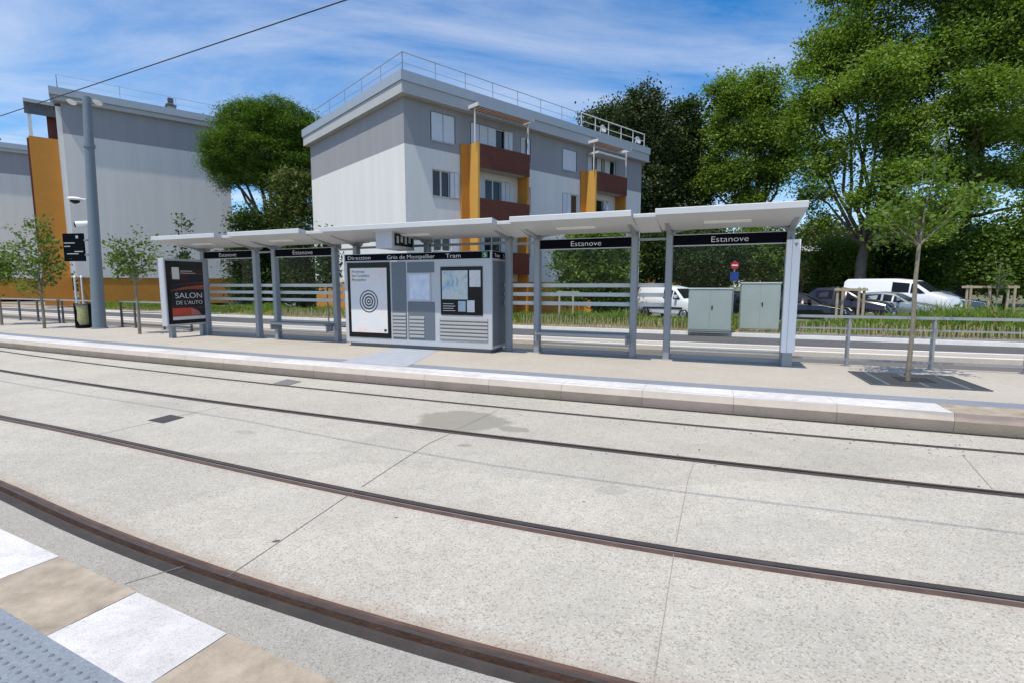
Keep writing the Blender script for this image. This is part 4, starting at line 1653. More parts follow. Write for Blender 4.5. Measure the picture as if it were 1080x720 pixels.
def stakes(px, Y, hgt, offs, bars, label):
    bs = at(px, 301, Y)
    t = thing('tree_stakes', label, 'tree stakes', (bs[0], bs[1], .1), rad(-24), 'timber tree stake frames on the verge')
    for x, y in offs:
        b = MB()
        b.tube([(x, y, -.1), (x + .01, y, hgt * .5), (x, y, hgt)], [.055, .05, .05], M_WOODPALE, 8)
        b.build('stake', t)
    for (x0, y0, x1, y1) in bars:
        b = MB()
        b.bar((x0 - (.12 if x1 > x0 else 0), y0, hgt - .08), (x1 + (.12 if x1 > x0 else 0), y1, hgt - .08), .035, .10, M_WOODPALE)
        b.build('cross_rail', t)


stakes(896, 21, 1.65, [(-.42, -.1), (-.2, .1), (.5, -.1), (.46, .6)], [(-.42, -.17, .5, -.17)], 'pale timber stakes before the dark parked cars')
stakes(1047, 22.5, 1.75, [(-.9, -.1), (-.62, .35), (-.12, -.1), (.1, .5), (.5, -.1), (.9, .35)], [(-1.0, -.17, .55, -.17), (-.65, .42, .95, .42)], 'pale timber stakes at right around the thin sapling')
stakes(598, 23.5, 1.5, [(-.36, 0), (.3, 0)], [(-.36, -.07, .5, -.07)], 'pale timber stakes seen through the bay left of the van')


def street_cabinet(px0, px1, ytop, ybot, z0, label):
    Y = FOC * (CAM_H - z0) / (ybot - 301)
    a, c = at(px0, 301, Y + .2), at(px1, 301, Y - .25)
    wdt = np.hypot(*(c - a)[:2])
    ang = math.atan2(c[1] - a[1], c[0] - a[0])
    H = at((px0 + px1) / 2, ytop, Y)[2] - z0
    m_ = (a + c) / 2
    t = thing('electrical_cabinet', label, 'cabinet', (m_[0], m_[1], z0), ang, 'green grey electrical cabinets on the verge')
    M_CAB = mat('cabinet grey green', (.36, .41, .38), .5, var=.06, vscale=1.5)
    b = MB()
    b.rbox(-wdt / 2, wdt / 2, 0, .45, .06, H - .05, M_CAB, .015)
    b.build('body', t)
    b = MB()
    b.rbox(-wdt / 2 - .03, wdt / 2 + .03, -.03, .48, H - .05, H, mat('cabinet lid', (.52, .54, .52), .5), .015)
    b.build('lid', t)
    for sx in (-1, 1):
        b = MB()
        x0, x1 = (-wdt / 2 + .02, -.006) if sx < 0 else (.006, wdt / 2 - .02)
        b.box(x0, x1, -.012, .004, .12, H - .09, M_CAB)
        b.build('door', t)
    b = MB()
    b.box(.02 + .03, .02 + .07, -.03, -.01, H * .52, H * .52 + .14, M_BLACK)
    b.build('handle', t)
    b = MB()
    b.box(-wdt / 2 + .02, wdt / 2 - .02, .02, .43, 0, .06, M_MEDIAN)
    b.build('base', t)


street_cabinet(727, 773, 304, 351, .12, 'lower grey green electrical cabinet hiding the front of the small van')
street_cabinet(782, 824, 298, 350, .12, 'taller grey green electrical cabinet behind the right glass bay')


# ------------------------------------------------------------------ apartment blocks
M_RENDERW = mat('white render', (.70, .69, .665), .9, var=.07, vscale=1.0, detail=8, stretch=(1.6, 1.6, .12), bump=.06, bscale=30)
M_RENDERG = mat('grey render', (.29, .29, .305), .9, var=.08, vscale=1., detail=8, stretch=(1.5, 1.5, .1), bump=.06, bscale=30)
M_RENDER_L = mat('pale grey render', (.66, .64, .60), .9, var=.06, vscale=1.0, stretch=(1.3, 1.3, .07), bump=.05, bscale=20, detail=8)
M_RENDERG_L = mat('mid grey render', (.30, .30, .315), .9, var=.08, vscale=1., detail=8, stretch=(1.3, 1.3, .07))
M_OCHRE = mat('ochre render', (.50, .215, .032), .85, var=.08, vscale=.8)
M_OCHRE2 = mat('sunlit and yellow ochre render', (.60, .33, .07), .85, var=.05, vscale=.8)
M_CORN = mat('cornice concrete', (.43, .44, .45), .85, var=.06, vscale=.6)
M_FASCIA = mat('zinc roof edge', (.36, .41, .46), .5, .2, var=.05)
M_REDBALC = mat('dark red balcony slats', (.105, .021, .009), .6, var=.18, vscale=2)
M_SHUTTER = mat('white shutter', (.60, .63, .68), .6, var=.04, vscale=3)
M_FRAME = mat('white window frame', (.62, .62, .62), .5, var=.02)
M_PANE = mat('window pane', (.012, .014, .018), .08, var=0, spec=.6)
M_PINKWOOD = mat('pergola slats', (.20, .12, .085), .8, var=.15)
M_SLABW = mat('balcony soffit', (.50, .50, .49), .9, var=.05)


def facade(x0, x1, z0, z1, holes, m, depth=.16, y=0.):
    """front wall on the plane y with rectangular openings and their reveals"""
    b = MB()
    xs = sorted({x0, x1} | {h[0] for h in holes} | {h[1] for h in holes})
    zs_ = sorted({z0, z1} | {q for h in holes for q in h[2:4] if z0 < q < z1})
    for xa, xb in zip(xs[:-1], xs[1:]):
        for za, zb in zip(zs_[:-1], zs_[1:]):
            cx, cz = (xa + xb) / 2, (za + zb) / 2
            if any(h[0] < cx < h[1] and h[2] < cz < h[3] for h in holes):
                continue
            b.face([(xa, y, za), (xb, y, za), (xb, y, zb), (xa, y, zb)], m)
    for a, c, e, f in holes:
        if f <= z0 or e >= z1:
            continue
        e2, f2 = max(e, z0), min(f, z1)
        b.face([(a, y, e2), (a, y + depth, e2), (a, y + depth, f2), (a, y, f2)], m)
        b.face([(c, y, e2), (c, y, f2), (c, y + depth, f2), (c, y + depth, e2)], m)
        b.face([(a, y, e2), (c, y, e2), (c, y + depth, e2), (a, y + depth, e2)], m)
        b.face([(a, y, f2), (a, y + depth, f2), (c, y + depth, f2), (c, y, f2)], m)
    return b


def window(par, h, style, y=0.):
    """style: list of 'S' closed shutter leaf, 'G' glass leaf, 'O' open dark leaf, 'F' folded shutter"""
    a, c, e, f = h
    b = MB()
    t = .05
    yy0, yy1 = y + .09, y + .15
    for q in ((a, c, e, e + t), (a, c, f - t, f), (a, a + t, e + t, f - t), (c - t, c, e + t, f - t)):
        b.box(q[0], q[1], yy0, yy1, q[2], q[3], M_FRAME)
    b.box(a - .03, c + .03, y - .05, y + .09, e - .05, e - .003, M_CORN)
    w = b.build('window', par)
    n = len(style)
    W = (c - a - 2 * t) / n
    for k, s in enumerate(style):
        x0, x1 = a + t + k * W, a + t + (k + 1) * W
        if s in 'GO':
            b = MB()
            b.box(x0, x1, y + .125, y + .135, e + t, f - t, M_PANE)
            if s == 'G':
                b.box(x0, x0 + .045, y + .10, y + .14, e + t, f - t, M_FRAME)
                b.box(x1 - .045, x1, y + .10, y + .14, e + t, f - t, M_FRAME)
            b.build('pane', w)
        else:
            b = MB()
            if s == 'S':
                b.box(x0 + .02, x1 - .02, y + .02, y + .055, e + .03, f - .03, M_SHUTTER)
                b.box(x0 - .005, x0 + .02, y + .05, y + .09, e + .03, f - .03, M_BLACK)
            else:
                m_ = (x0 + x1) / 2
                b.box(x0 + .01, m_ - .01, y - .02, y + .06, e + .03, f - .03, M_SHUTTER)
                b.box(m_ + .01, x1 - .01, y - .05, y + .02, e + .03, f - .03, M_SHUTTER)
                b.box(x0, x1, y + .125, y + .135, e + t, f - t, M_PANE)
            b.build('shutter', w)
    return w


def roof_rail(par, pts, z, hgt, m, r=.02, gap=1.8):
    b = MB()
    for (x0, y0), (x1, y1) in zip(pts[:-1], pts[1:]):
        L = math.hypot(x1 - x0, y1 - y0)
        n = max(1, int(L / gap))
        for k in range(n + 1):
            x, y = x0 + (x1 - x0) * k / n, y0 + (y1 - y0) * k / n
            b.tube([(x, y, z), (x, y, z + hgt)], r, m, 5)
        for zz in (z + hgt, z + hgt * .5):
            b.tube([(x0, y0, zz), (x1, y1, zz)], r if zz > z + hgt * .8 else r * .6, m, 5)
    return b.build('roof_guard_rail', par)


BA = rad(42)
r_ = ray(427.5, 200)
BO = r_[:2] * (25.7 / r_[1])
blk = thing('apartment_block', 'white and grey apartment block with red balconies and ochre columns', 'apartment block', (BO[0], BO[1], 0), BA)
LEN, WID, ZS, ZT = 20.15, 12.0, 8.75, 10.95
holes = [(1.53, 3.08, 9.2, 10.62), (1.58, 3.28, 6.42, 7.78), (1.58, 3.28, 3.62, 4.98),
         (4.05, 7.15, 9.0, 10.6), (7.75, 8.6, 9.1, 10.5), (7.95, 8.6, 6.35, 7.7), (7.95, 8.6, 3.6, 4.9),
         (4.15, 5.0, 5.5, 7.75), (5.05, 6.9, 5.5, 7.75), (4.3, 6.9, 2.75, 4.95),
         (11.40, 12.80, 9.2, 10.5), (11.42, 13.0, 6.42, 7.75), (11.42, 13.0, 3.62, 4.95),
         (13.85, 15.4, 8.9, 10.5), (15.7, 17.0, 9.0, 10.5), (14.0, 16.5, 5.6, 7.7), (14.0, 16.5, 2.8, 4.9)]
for nm, z0, z1, m in (('plinth', 0, 2.05, M_OCHRE), ('lower_wall', 2.05, ZS, M_RENDERW), ('upper_wall', ZS, ZT, M_RENDERG)):
    b = facade(0, LEN, z0, z1, [h for h in holes], m)
    b.face([(0, 0, z0), (0, 0, z1), (0, WID, z1), (0, WID, z0)], m)
    b.face([(LEN, 0, z0), (LEN, WID, z0), (LEN, WID, z1), (LEN, 0, z1)], m)
    b.face([(0, WID, z0), (0, WID, z1), (LEN, WID, z1), (LEN, WID, z0)], m)
    b.build(nm, blk)
b = MB()
b.box(.25, LEN - .25, .22, WID - .25, .02, ZT - .05, mat('dark interior', (.02, .02, .022), .9, var=0))
b.build('interior', blk)
styles = ['SS', 'GGF', 'GGF', 'SSSOF', 'FGS', 'FG', 'FG', 'F', 'GGF', 'FGGF', 'S', 'FG', 'FG', 'SGS', 'SG', 'GGF', 'GG']
for h, s in zip(holes, styles):
    window(blk, h, s)
b = MB()
b.box(-.32, LEN + .32, -.42, WID + .32, ZT, ZT + .55, M_CORN)
b.box(-.38, LEN + .38, -.48, WID + .38, ZT + .552, ZT + 1.02, M_FASCIA)
rf = b.build('roof', blk)
roof_rail(blk, [(-.1, 10.6), (-.1, -.15), (13.0, -.15)], ZT + 1.0, .95, M_GALV, .022)
roof_rail(blk, [(13.0, -.15), (LEN, -.15)], ZT + 1.0, 1.0, M_FRAME, .035, 1.4)
for x in (15.3, 19.4):
    b = MB()
    b.tube([(x, .1, ZT + 1.0), (x, .1, ZT + 1.45)], .03, M_FRAME, 6)
    b.tube([(x, .05, ZT + 1.4), (x, -.1, ZT + 1.45), (x, -.16, ZT + 1.47)], [.08, .26, .28], M_FRAME, 12)
    b.build('antenna_dish', blk)
for s0, s1, n2 in ((3.9, 7.64, 0), (13.68, 17.1, 1)):
    D = .88
    b = MB()
    b.box(s0 - .55, s0 - .003, -.10, .0, 0, 9.33, M_OCHRE)
    b.hexa([(s0 - .10, -D, 0), (s0 + .06, -D, 0), (s0 + .06, -.003, 0), (s0, -.003, 0), (s0 - .02, -D, 9.36), (s0 + .10, -D, 9.36), (s0 + .10, -.003, 9.36), (s0, -.003, 9.36)], M_OCHRE2)  # sunlit side wall: its sunlight is put into a lighter ochre
    b.build('ochre_column', blk)
    b = MB()
    b.box(s1 - .12, s1, -D + .02, -.003, 0, 9.30, M_OCHRE)
    b.build('ochre_column', blk)
    for lv in range(3):
        zt_ = 9.30 - 2.8 * lv
        b = MB()
        b.box(s0 + .1, s1 - .122, -D + .06, -.003, zt_ - 1.22, zt_ - 1.04, M_SLABW)
        sl = b.build('balcony', blk)
        b = MB()
        for k in range(9):
            z = zt_ - 1.24 + k * .137
            b.box(s0 + .102, s1 + .01, -D - .02, -D + .03, z, z + .128, M_REDBALC)
        b.box(s0 + .11, s1, -D + .031, -D + .045, zt_ - 1.22, zt_ - .02, M_BLACK)
        b.build('parapet', sl)
    b = MB()
    b.box(s0 - .30, s0 - .22, -D - .35, -.003, 11.02, 11.20, M_FRAME)
    b.box(s1 - .08, s1, -D - .35, -.003, 11.02, 11.20, M_FRAME)
    b.box(s0 - .22, s1 - .08, -D - .35, -D - .27, 11.02, 11.20, M_FASCIA)
    pg = b.build('pergola', blk)
    b = MB()
    for k in range(16 if n2 == 0 else 14):
        x = s0 - .1 + k * (s1 - s0) / 15.5
        b.box(x, x + .09, -D - .265, -.06, 11.06, 11.14, M_PINKWOOD)
    b.build('slats', pg)
    b = MB()
    b.box(s0 - .2, s0 - .14, -D + .02, -D + .08, 9.3, 11.02, M_FRAME)
    b.box(s1 - .1, s1 - .04, -D + .02, -D + .08, 9.3, 11.02, M_FRAME)
    build_each(b, 'pergola_post', pg)
    if n2 == 1:
        b = MB()
        b.box(s0 + .1, s1 - .3, -D - .1, -.1, 10.42, 10.56, M_FRAME)
        b.build('folded_awning', blk)
b = MB()
b.tube([(15.3, -.55, 5.6), (15.3, -.55, 6.5), (15.3, -.55, 7.0), (15.3, -.55, 7.35)], [.16, .20, .16, .03], M_FRAME, 8)
tag(b.build('closed_parasol'), 'folded white parasol standing on a balcony of the apartment block', 'parasol')
pz = bpy.data.objects['closed_parasol']
pz.location = (BO[0], BO[1], 0)
pz.rotation_euler.z = BA


def plain_block(origin, ang, length, depth, zs, label, tower=True, wall=M_RENDER_L, holes=True):
    z0, zp, zs_, zt_, ztop = zs
    t = thing('apartment_block', label, 'apartment block', (origin[0], origin[1], z0), ang)
    for nm, a, c, m in (('plinth', 0, zp - z0, M_OCHRE), ('lower_wall', zp - z0, zs_ - z0, wall), ('upper_wall', zs_ - z0, zt_ - z0, M_RENDERG_L)):
        b = MB()
        i = .0 if nm != 'plinth' else .06
        b.face([(i, i, a), (length - i, i, a), (length - i, i, c), (i, i, c)], m)
        b.face([(length - i, i, a), (length - i, depth - i, a), (length - i, depth - i, c), (length - i, i, c)], m)
        b.face([(i, depth - i, a), (i, depth - i, c), (length - i, depth - i, c), (length - i, depth - i, a)], m)
        b.face([(i, i, a), (i, i, c), (i, depth - i, c), (i, depth - i, a)], wall if nm == 'lower_wall' else m)
        if nm == 'lower_wall':
            b.face([(0, 0, a), (0, depth, a), (length, depth, a), (length, 0, a)], M_CORN)
        b.build(nm, t)
    b = MB()
    b.box(-.35, length + .2, -.35, depth + .3, zt_ - z0, zt_ - z0 + .35, M_CORN)
    b.box(-.6, length + .3, -.5, depth + .4, zt_ - z0 + .352, ztop - z0, M_FASCIA)
    r = b.build('roof', t)
    b = MB()
    b.box(length * .62, length * .62 + .5, .9, 1.4, ztop - z0, ztop - z0 + .55, M_CORN)
    b.box(length * .62 - .14, length * .62 + .64, .76, 1.54, ztop - z0 + .552, ztop - z0 + .68, M_DARKGALV)
    b.box(length * .62 + .05, length * .62 + .45, .95, 1.35, ztop - z0 + .682, ztop - z0 + 1.25, M_DARKGALV)
    b.build('chimney', r)
    roof_rail(t, [(-.1, depth * .7), (-.1, .0), (length, .0)], ztop - z0, 1.05, M_GALV, .02, 3.4)
    if tower:
        b = MB()
        b.box(-2.0, -.28, 1.0, 2.5, 0, 13.0 - z0, M_OCHRE)
        b.box(-2.13, -2.003, 1.3, 2.6, 4.2, 12.9 - z0, M_REDBALC)
        b.build('balcony_tower', t)
        b = MB()
        b.box(-.32, -.003, .25, 2.7, 2.2, 15.3 - z0, M_RENDERW)
        b.build('side_pier', t)
        for x in (-.12, .28):
            b = MB()
            b.tube([(x, -.16, 0), (x, -.16, 2.2), (x, -.05, 2.3)], .07, M_FRAME, 8)
            b.build('downpipe', t)
        b = MB()
        b.box(-1.95, -1.75, 1.1, 1.3, 13.0 - z0, 15.4 - z0, M_FRAME)
        b.box(-2.1, -.4, .8, 2.4, 15.4 - z0, 15.65 - z0, M_FASCIA)
        for k in range(7):
            b.box(-2.0 + k * .24, -1.9 + k * .24, .9, 2.3, 15.2 - z0, 15.397 - z0, M_PINKWOOD)
        b.box(-.9, -.02, 1.5, 2.4, 13.0 - z0, 15.2 - z0, M_REDBALC)
        b.box(-2.1, -.32, .95, 1.0, 14.6 - z0, 15.398 - z0, M_DARKGALV)
        b.build('tower_pergola', t)
    return t


r_ = ray(72, 200)
LO = r_[:2] * (40 / r_[1])
plain_block(LO, rad(40), 11.2, 22, (.25, 2.45, 13.3, 15.6, 16.5), 'tall grey and white gable block with ochre base and balcony tower behind the mast')
d_ = np.array([math.cos(rad(40)), math.sin(rad(40))])
e0 = at(62, 301, 59)[:2] - d_ * 11.2
plain_block(e0, rad(40), 11.2, 20, (.25, 2.6, 13.9, 16.2, 17.1), 'far left gable block with ochre base, cut off by the picture edge', tower=False)

# hints of more buildings between the trees
fb = at(680, 301, 66)
t = thing('apartment_block', 'far white block with yellow ochre columns glimpsed between shelter posts', 'apartment block', (fb[0], fb[1], 0), rad(10))
b = MB()
b.box(-4, 5, 0, 8, 0, 6.2, M_RENDERW)
b.build('wall', t)
b = MB()
for x in (-2.6, .1, 3.4):
    b.box(x, x + 1.0, -.5, -.003, 0, 5.6, M_OCHRE2)
build_each(b, 'ochre_column', t)
b = MB()
for x in (-1.3, 1.5):
    b.box(x, x + 1.3, -.02, -.004, 1.2, 2.6, M_PANE)
    b.box(x, x + 1.3, -.02, -.004, 3.9, 5.2, M_PANE)
build_each(b, 'window', t)
b = MB()
b.box(-4.3, 5.3, -.6, 8.3, 6.2, 6.6, M_CORN)
b.build('roof', t)


def small_house(px, Y, w, h, rh, roofm, label):
    p = at(px, 301, Y)
    t = thing('garden_house', label, 'house', (p[0], p[1], 0), rad(-18))
    b = MB()
    b.box(-w / 2, w / 2, 0, 4, 0, h, mat('house render', (.07, .06, .045), .9))
    b.build('wall', t)
    b = MB()
    b.prism([(-.4, h), (4.4, h), (2.0, h + rh)], 'x', -w / 2 - .4, w / 2 + .4, roofm)
    fix_normals(b.build('roof', t))
    b = MB()
    b.box(-.5, .5, -.03, -.003, .1, 2.1, M_BLACK)
    b.build('door', t)


small_house(853, 58, 3.4, 5.6, .8, mat('pale sheet roof', (.30, .31, .31), .7), 'low house with pale grey roof right of the canopy end')
small_house(932, 55, 4.0, 5.0, .9, mat('pink tile roof', (.42, .25, .19), .85, var=.2, vscale=4), 'small house with pink tiled roof behind the plane trunk')


# ------------------------------------------------------------------ vehicles
def loft_ring(s):
    x, zb, zw, zr, wb, ww, wr = s
    zm = zb + (zw - zb) * .45
    k = max(.02, (zr - zw) * .12)
    half = [(wb * .92, zb), (wb, zb + .06), (ww * 1.015, zm), (ww, zw - .02), (ww * .985, zw), (wr + (ww - wr) * .10, zr - k), (wr * .9, zr), (wr * .45, zr + .025)]
    L = [(x, y, z) for y, z in half]
    R = [(x, -y, z) for y, z in reversed(half)]
    return L + R


def sidewin(b, S, i0, i1, f0, f1, m, sgn, x_in=(0., 0.)):
    """window patch on the flank between stations i0 and i1"""
    def pt(i, f):
        x, zb, zw, zr, wb, ww, wr = S[i]
        k = max(.02, (zr - zw) * .12)
        a = np.array([x, ww * .985, zw])
        c = np.array([x, wr + (ww - wr) * .10, zr - k])
        p = a * (1 - f) + c * f
        return p
    A, B, C, D = pt(i0, f0), pt(i1, f0), pt(i1, f1), pt(i0, f1)
    out = []
    for p, q, e in ((A, B, x_in[0]), (B, A, x_in[1]), (C, D, x_in[1]), (D, C, x_in[0])):
        L = np.linalg.norm(q - p)
        r = p + (q - p) / max(L, 1e-6) * e
        out.append((r[0], sgn * (r[1] + .010), r[2]))
    b.face(out, m)


def vehicle(name, label, cat, px, Y, heading, S, paint, wheels, wr_, ws, rear_glass=None, z0=.03, group='parked vehicles', side=((3, 4),), hood_i=2, roof_i=3, light=True, loc=None, grey_bumper=False, plate=True):
    p = at(px, 301, Y) if loc is None else np.array(loc)
    t = thing(name, label, cat, (p[0], p[1], z0), heading, group)
    b = MB()
    b.loft([loft_ring(s) for s in S], paint)
    fix_normals(b.build('body', t, smooth=True))
    glass = mat('car glass', (.012, .015, .018), .16, var=0, spec=.22)
    # windscreen
    x0, zb, zw, zr0, wb, ww, wr0 = S[hood_i]
    x1, _, _, zr1, _, _, wr1 = S[roof_i]
    a = np.array([x0, 0, zr0 + .02])
    c = np.array([x1, 0, zr1 + .01])
    nrm = np.array([-(c - a)[2], 0, (c - a)[0]])
    nrm = -nrm / np.linalg.norm(nrm) if nrm[2] < 0 else nrm / np.linalg.norm(nrm)
    b = MB()
    p0, p1 = a + (c - a) * .10 + nrm * .025, a + (c - a) * .93 + nrm * .025
    b.face([(p0[0], -wr0 * .92, p0[2] - .02), (p0[0], wr0 * .92, p0[2] - .02), (p1[0], wr1 * .88, p1[2] - .012), (p1[0], -wr1 * .88, p1[2] - .012)], glass)
    b.build('windscreen', t)
    if rear_glass:
        i, j, f0, f1 = rear_glass
        x0, _, zw0, zr0, _, _, wr0 = S[i]
        x1, _, _, zr1, _, _, wr1 = S[j]
        a = np.array([x0, 0, zr0]); c = np.array([x1, 0, zr1])
        p0, p1 = a + (c - a) * f0, a + (c - a) * f1
        b = MB()
        b.face([(p0[0] - .03, -wr0 * .85, p0[2] + .03), (p0[0] - .03, wr0 * .85, p0[2] + .03), (p1[0] - .03, wr1 * .85, p1[2] + .03), (p1[0] - .03, -wr1 * .85, p1[2] + .03)], glass)
        b.build('rear_window', t)
    for sg in (1, -1):
        for (i, j) in side:
            b = MB()
            sidewin(b, S, i, j, .10, .90, glass, sg, (.05, .05))
            b.build('side_window', t)
        # front quarter window (sloping edge under the windscreen pillar)
        b = MB()
        x0, _, zw0, zr0, _, ww0, wr0 = S[hood_i]
        x1, _, zw1, zr1, _, ww1, wr1 = S[roof_i]
        k = max(.02, (zr1 - zw1) * .12)
        q0 = np.array([x0 + (x1 - x0) * .22, (ww0 * .985), zw0 + (zw1 - zw0) * .22 + .05])
        q1 = np.array([x1 + .03, ww1 * .985, zw1 + .06])
        q2 = np.array([x1 + .03, wr1 + (ww1 - wr1) * .10 + .005, zr1 - k - .05])
        b.face([(q[0], sg * (q[1] + .012 if n_ == 0 else q[1] + .012), q[2]) for n_, q in enumerate((q0, q1, q2))], glass)
        b.build('side_window', t)
    # wheels
    tyre = mat('tyre rubber', (.02, .02, .02), .8, var=.1)
    rim = mat('wheel rim', (.42, .43, .45), .35, .6, var=.05)
    arch = mat('wheel arch', (.008, .008, .008), .9, var=0)
    for x in wheels:
        for sg in (1, -1):
            b = MB()
            b.tube([(x, sg * (ws - .19), wr_), (x, sg * (ws - .02), wr_), (x, sg * ws, wr_)], [wr_, wr_, wr_ * .9], tyre, 20)
            w = b.build('wheel', t, smooth=True)
            b = MB()
            b.tube([(x, sg * (ws - .01), wr_), (x, sg * (ws + .008), wr_)], [wr_ * .64, wr_ * .58], rim, 16)
            b.tube([(x, sg * (ws + .006), wr_), (x, sg * (ws + .016), wr_)], [wr_ * .16, wr_ * .12], tyre, 8)
            b.build('rim', w)
            b = MB()
            pts = [(x + (wr_ + .07) * math.cos(k), wr_ + (wr_ + .07) * math.sin(k)) for k in np.linspace(-.25, math.pi + .25, 14)]
            b.prism(pts, 'y', sg * (ws - .16), sg * (ws - .022), arch)
            fix_normals(b.build('wheel_arch', t))
    # lamps, grille, plate, mirrors, bumper
    fr = S[0]
    f1_ = S[1]
    lamp = mat('headlight lens', (.62, .64, .66), .15, var=0, spec=.8)
    for sg in (1, -1):
        b = MB()
        zc = f1_[2] - .13
        b.hexa([(fr[0] - .02, sg * (fr[4] * .62), zc - .08), (f1_[0] + .03, sg * (f1_[5] + .004), zc - .05), (f1_[0] - .28, sg * (f1_[5] + .012), zc + .0), (fr[0] - .2, sg * fr[4] * .6, zc - .05),
                (fr[0] - .04, sg * (fr[4] * .62), zc + .04), (f1_[0] + .0, sg * (f1_[5] + .002), zc + .10), (f1_[0] - .32, sg * (f1_[5] + .0), zc + .15), (fr[0] - .2, sg * fr[4] * .6, zc + .1)], lamp)
        fix_normals(b.build('headlight', t))
        b = MB()
        rs = S[-1]
        b.box(rs[0] - .012, rs[0] + .05, sg * rs[5] - .07 * (1 if sg > 0 else -0.0) - (0 if sg > 0 else 0), sg * rs[5] + (.0 if sg > 0 else .07), rs[2] - .25, rs[2] + .06, mat('tail lamp', (.28, .01, .01), .25, var=0))
        b.build('tail_light', t)
        b = MB()
        xm = S[roof_i][0] + .28
        zm = S[roof_i][2] + .08
        b.rbox(xm - .06, xm + .08, *sorted((sg * (S[roof_i][5] - .02), sg * (S[roof_i][5] + .18))), zm, zm + .17, paint, .03)
        b.build('mirror', t)
    dk = mat('black trim', (.015, .015, .016), .6, var=0)
    bumper = dk if not grey_bumper else mat('grey bumper', (.16, .165, .17), .7, var=.05)
    b = MB()
    b.rbox(fr[0] - .10, fr[0] + .035, -fr[4] * .98, fr[4] * .98, fr[1] + .03, fr[1] + .20, bumper, .02)
    b.build('bumper', t)
    b = MB()
    b.box(fr[0] - .05, fr[0] + .022, -fr[4] * .5, fr[4] * .5, fr[1] + .26, fr[1] + .36, dk)
    b.build('grille', t)
    b = MB()
    b.box(fr[0] + .03, fr[0] + .042, -.26, .26, fr[1] + .06, fr[1] + .17, M_WHITEPAINT)
    b.build('number_plate', t)
    if cat == 'van':
        for sg in (1, -1):
            b = MB()
            b.box(S[-1][0] + .5, S[0][0] - .75, *sorted((sg * (S[4][5] * 1.012), sg * (S[4][5] * 1.012 + .02))), S[4][1] + .30, S[4][1] + .40, dk)
            b.build('rub_strip', t)
    return t


P_WHITE = mat('white car paint', (.72, .74, .76), .25, var=0, coat=.4)
P_BLACK = mat('black car paint', (.008, .008, .010), .18, var=0, coat=.6)
P_DARK = mat('dark purple car paint', (.018, .012, .018), .2, var=0, coat=.6)
P_SILVER = mat('silver car paint', (.35, .38, .38), .25, .5, var=0, coat=.4)
P_BLUE = mat('blue grey car paint', (.05, .075, .12), .22, .2, var=0, coat=.5)
VAN = [(2.40, .34, .72, .76, .78, .80, .62), (2.22, .28, .98, 1.02, .90, .93, .80), (1.60, .28, 1.16, 1.20, .94, .96, .84), (.72, .28, 1.20, 1.86, .95, .96, .78), (-.12, .28, 1.20, 1.96, .95, .96, .80), (-2.25, .28, 1.20, 1.96, .95, .96, .80), (-2.40, .36, 1.18, 1.86, .92, .94, .76)]
SVAN = [(2.00, .32, .62, .66, .70, .72, .58), (1.86, .26, .88, .92, .80, .83, .72), (1.25, .26, 1.02, 1.06, .83, .85, .76), (.55, .26, 1.06, 1.66, .84, .85, .66), (-.15, .26, 1.06, 1.78, .84, .85, .69), (-1.86, .26, 1.06, 1.78, .84, .85, .70), (-2.0, .34, 1.04, 1.66, .81, .83, .66)]
CAR = [(2.06, .30, .56, .60, .72, .74, .60), (1.88, .24, .74, .78, .84, .87, .74), (.98, .24, .90, .94, .87, .89, .78), (.18, .24, .93, 1.38, .87, .88, .62), (-.35, .24, .94, 1.46, .87, .88, .63), (-1.25, .24, .95, 1.40, .86, .87, .60), (-1.88, .28, .93, 1.0, .84, .85, .66), (-2.04, .36, .70, .76, .76, .78, .6)]
vehicle('panel_van', 'large white panel van parked behind the slender platform tree', 'van', 950, 31, rad(-58), [tuple(np.array(s) * np.array([1.16, 1.1, 1.1, 1.12, 1.05, 1.05, 1.05])) for s in VAN], P_WHITE, (1.78, -1.72), .37, 1.015, side=((3, 4),), grey_bumper=True)
vehicle('small_van', 'small white van partly hidden by the electrical cabinets', 'van', 712, 28.0, rad(-58), SVAN, P_WHITE, (1.3, -1.32), .31, .855, side=((3, 4),))
CS = ((3, 4), (4, 5))
RG = (6, 5, .15, .9)
vehicle('parked_car', 'black car with pale headlights right beside the white totem', 'car', 847, 24.4, rad(-40), CAR, P_BLACK, (1.28, -1.28), .31, .885, rear_glass=RG, side=CS)
vehicle('parked_car', 'dark tall car just behind the left timber stakes', 'car', 893, 26.5, rad(-47), [tuple(np.array(s) * np.array([1.0, 1.1, 1.12, 1.17, 1, 1, 1.06])) for s in CAR], P_DARK, (1.28, -1.28), .31, .885, rear_glass=RG, side=CS)
vehicle('parked_car', 'silver car nosing out in front of the white panel van', 'car', 944, 27.2, rad(-52), [tuple(np.array(s) * np.array([.92, 1, 1, 1, 1, 1, 1])) for s in CAR], P_SILVER, (1.18, -1.18), .30, .885, rear_glass=RG, side=CS)
vehicle('parked_car', 'dark car just right of the white panel van', 'car', 1000, 33, rad(-45), CAR, P_BLUE, (1.28, -1.28), .31, .885, rear_glass=RG, side=CS)
vehicle('parked_car', 'dark car seen in the gap between the two cabinets', 'car', 783, 28.5, rad(-60), CAR, P_BLACK, (1.28, -1.28), .31, .885, rear_glass=RG, side=CS)
vehicle('parked_car', 'blue grey car partly behind the shelter post left of the small van', 'car', 655, 33, rad(-58), CAR, P_BLUE, (1.28, -1.28), .31, .885, rear_glass=RG, side=CS)
vehicle('parked_car', 'far pale car under the trees above the small van', 'car', 728, 62, rad(-10), CAR, P_WHITE, (1.28, -1.28), .31, .885, rear_glass=RG, side=CS)
vehicle('parked_car', 'far dark car left of the no entry sign under the trees', 'car', 752, 44, rad(-20), CAR, P_BLACK, (1.28, -1.28), .31, .885, rear_glass=RG, side=CS)

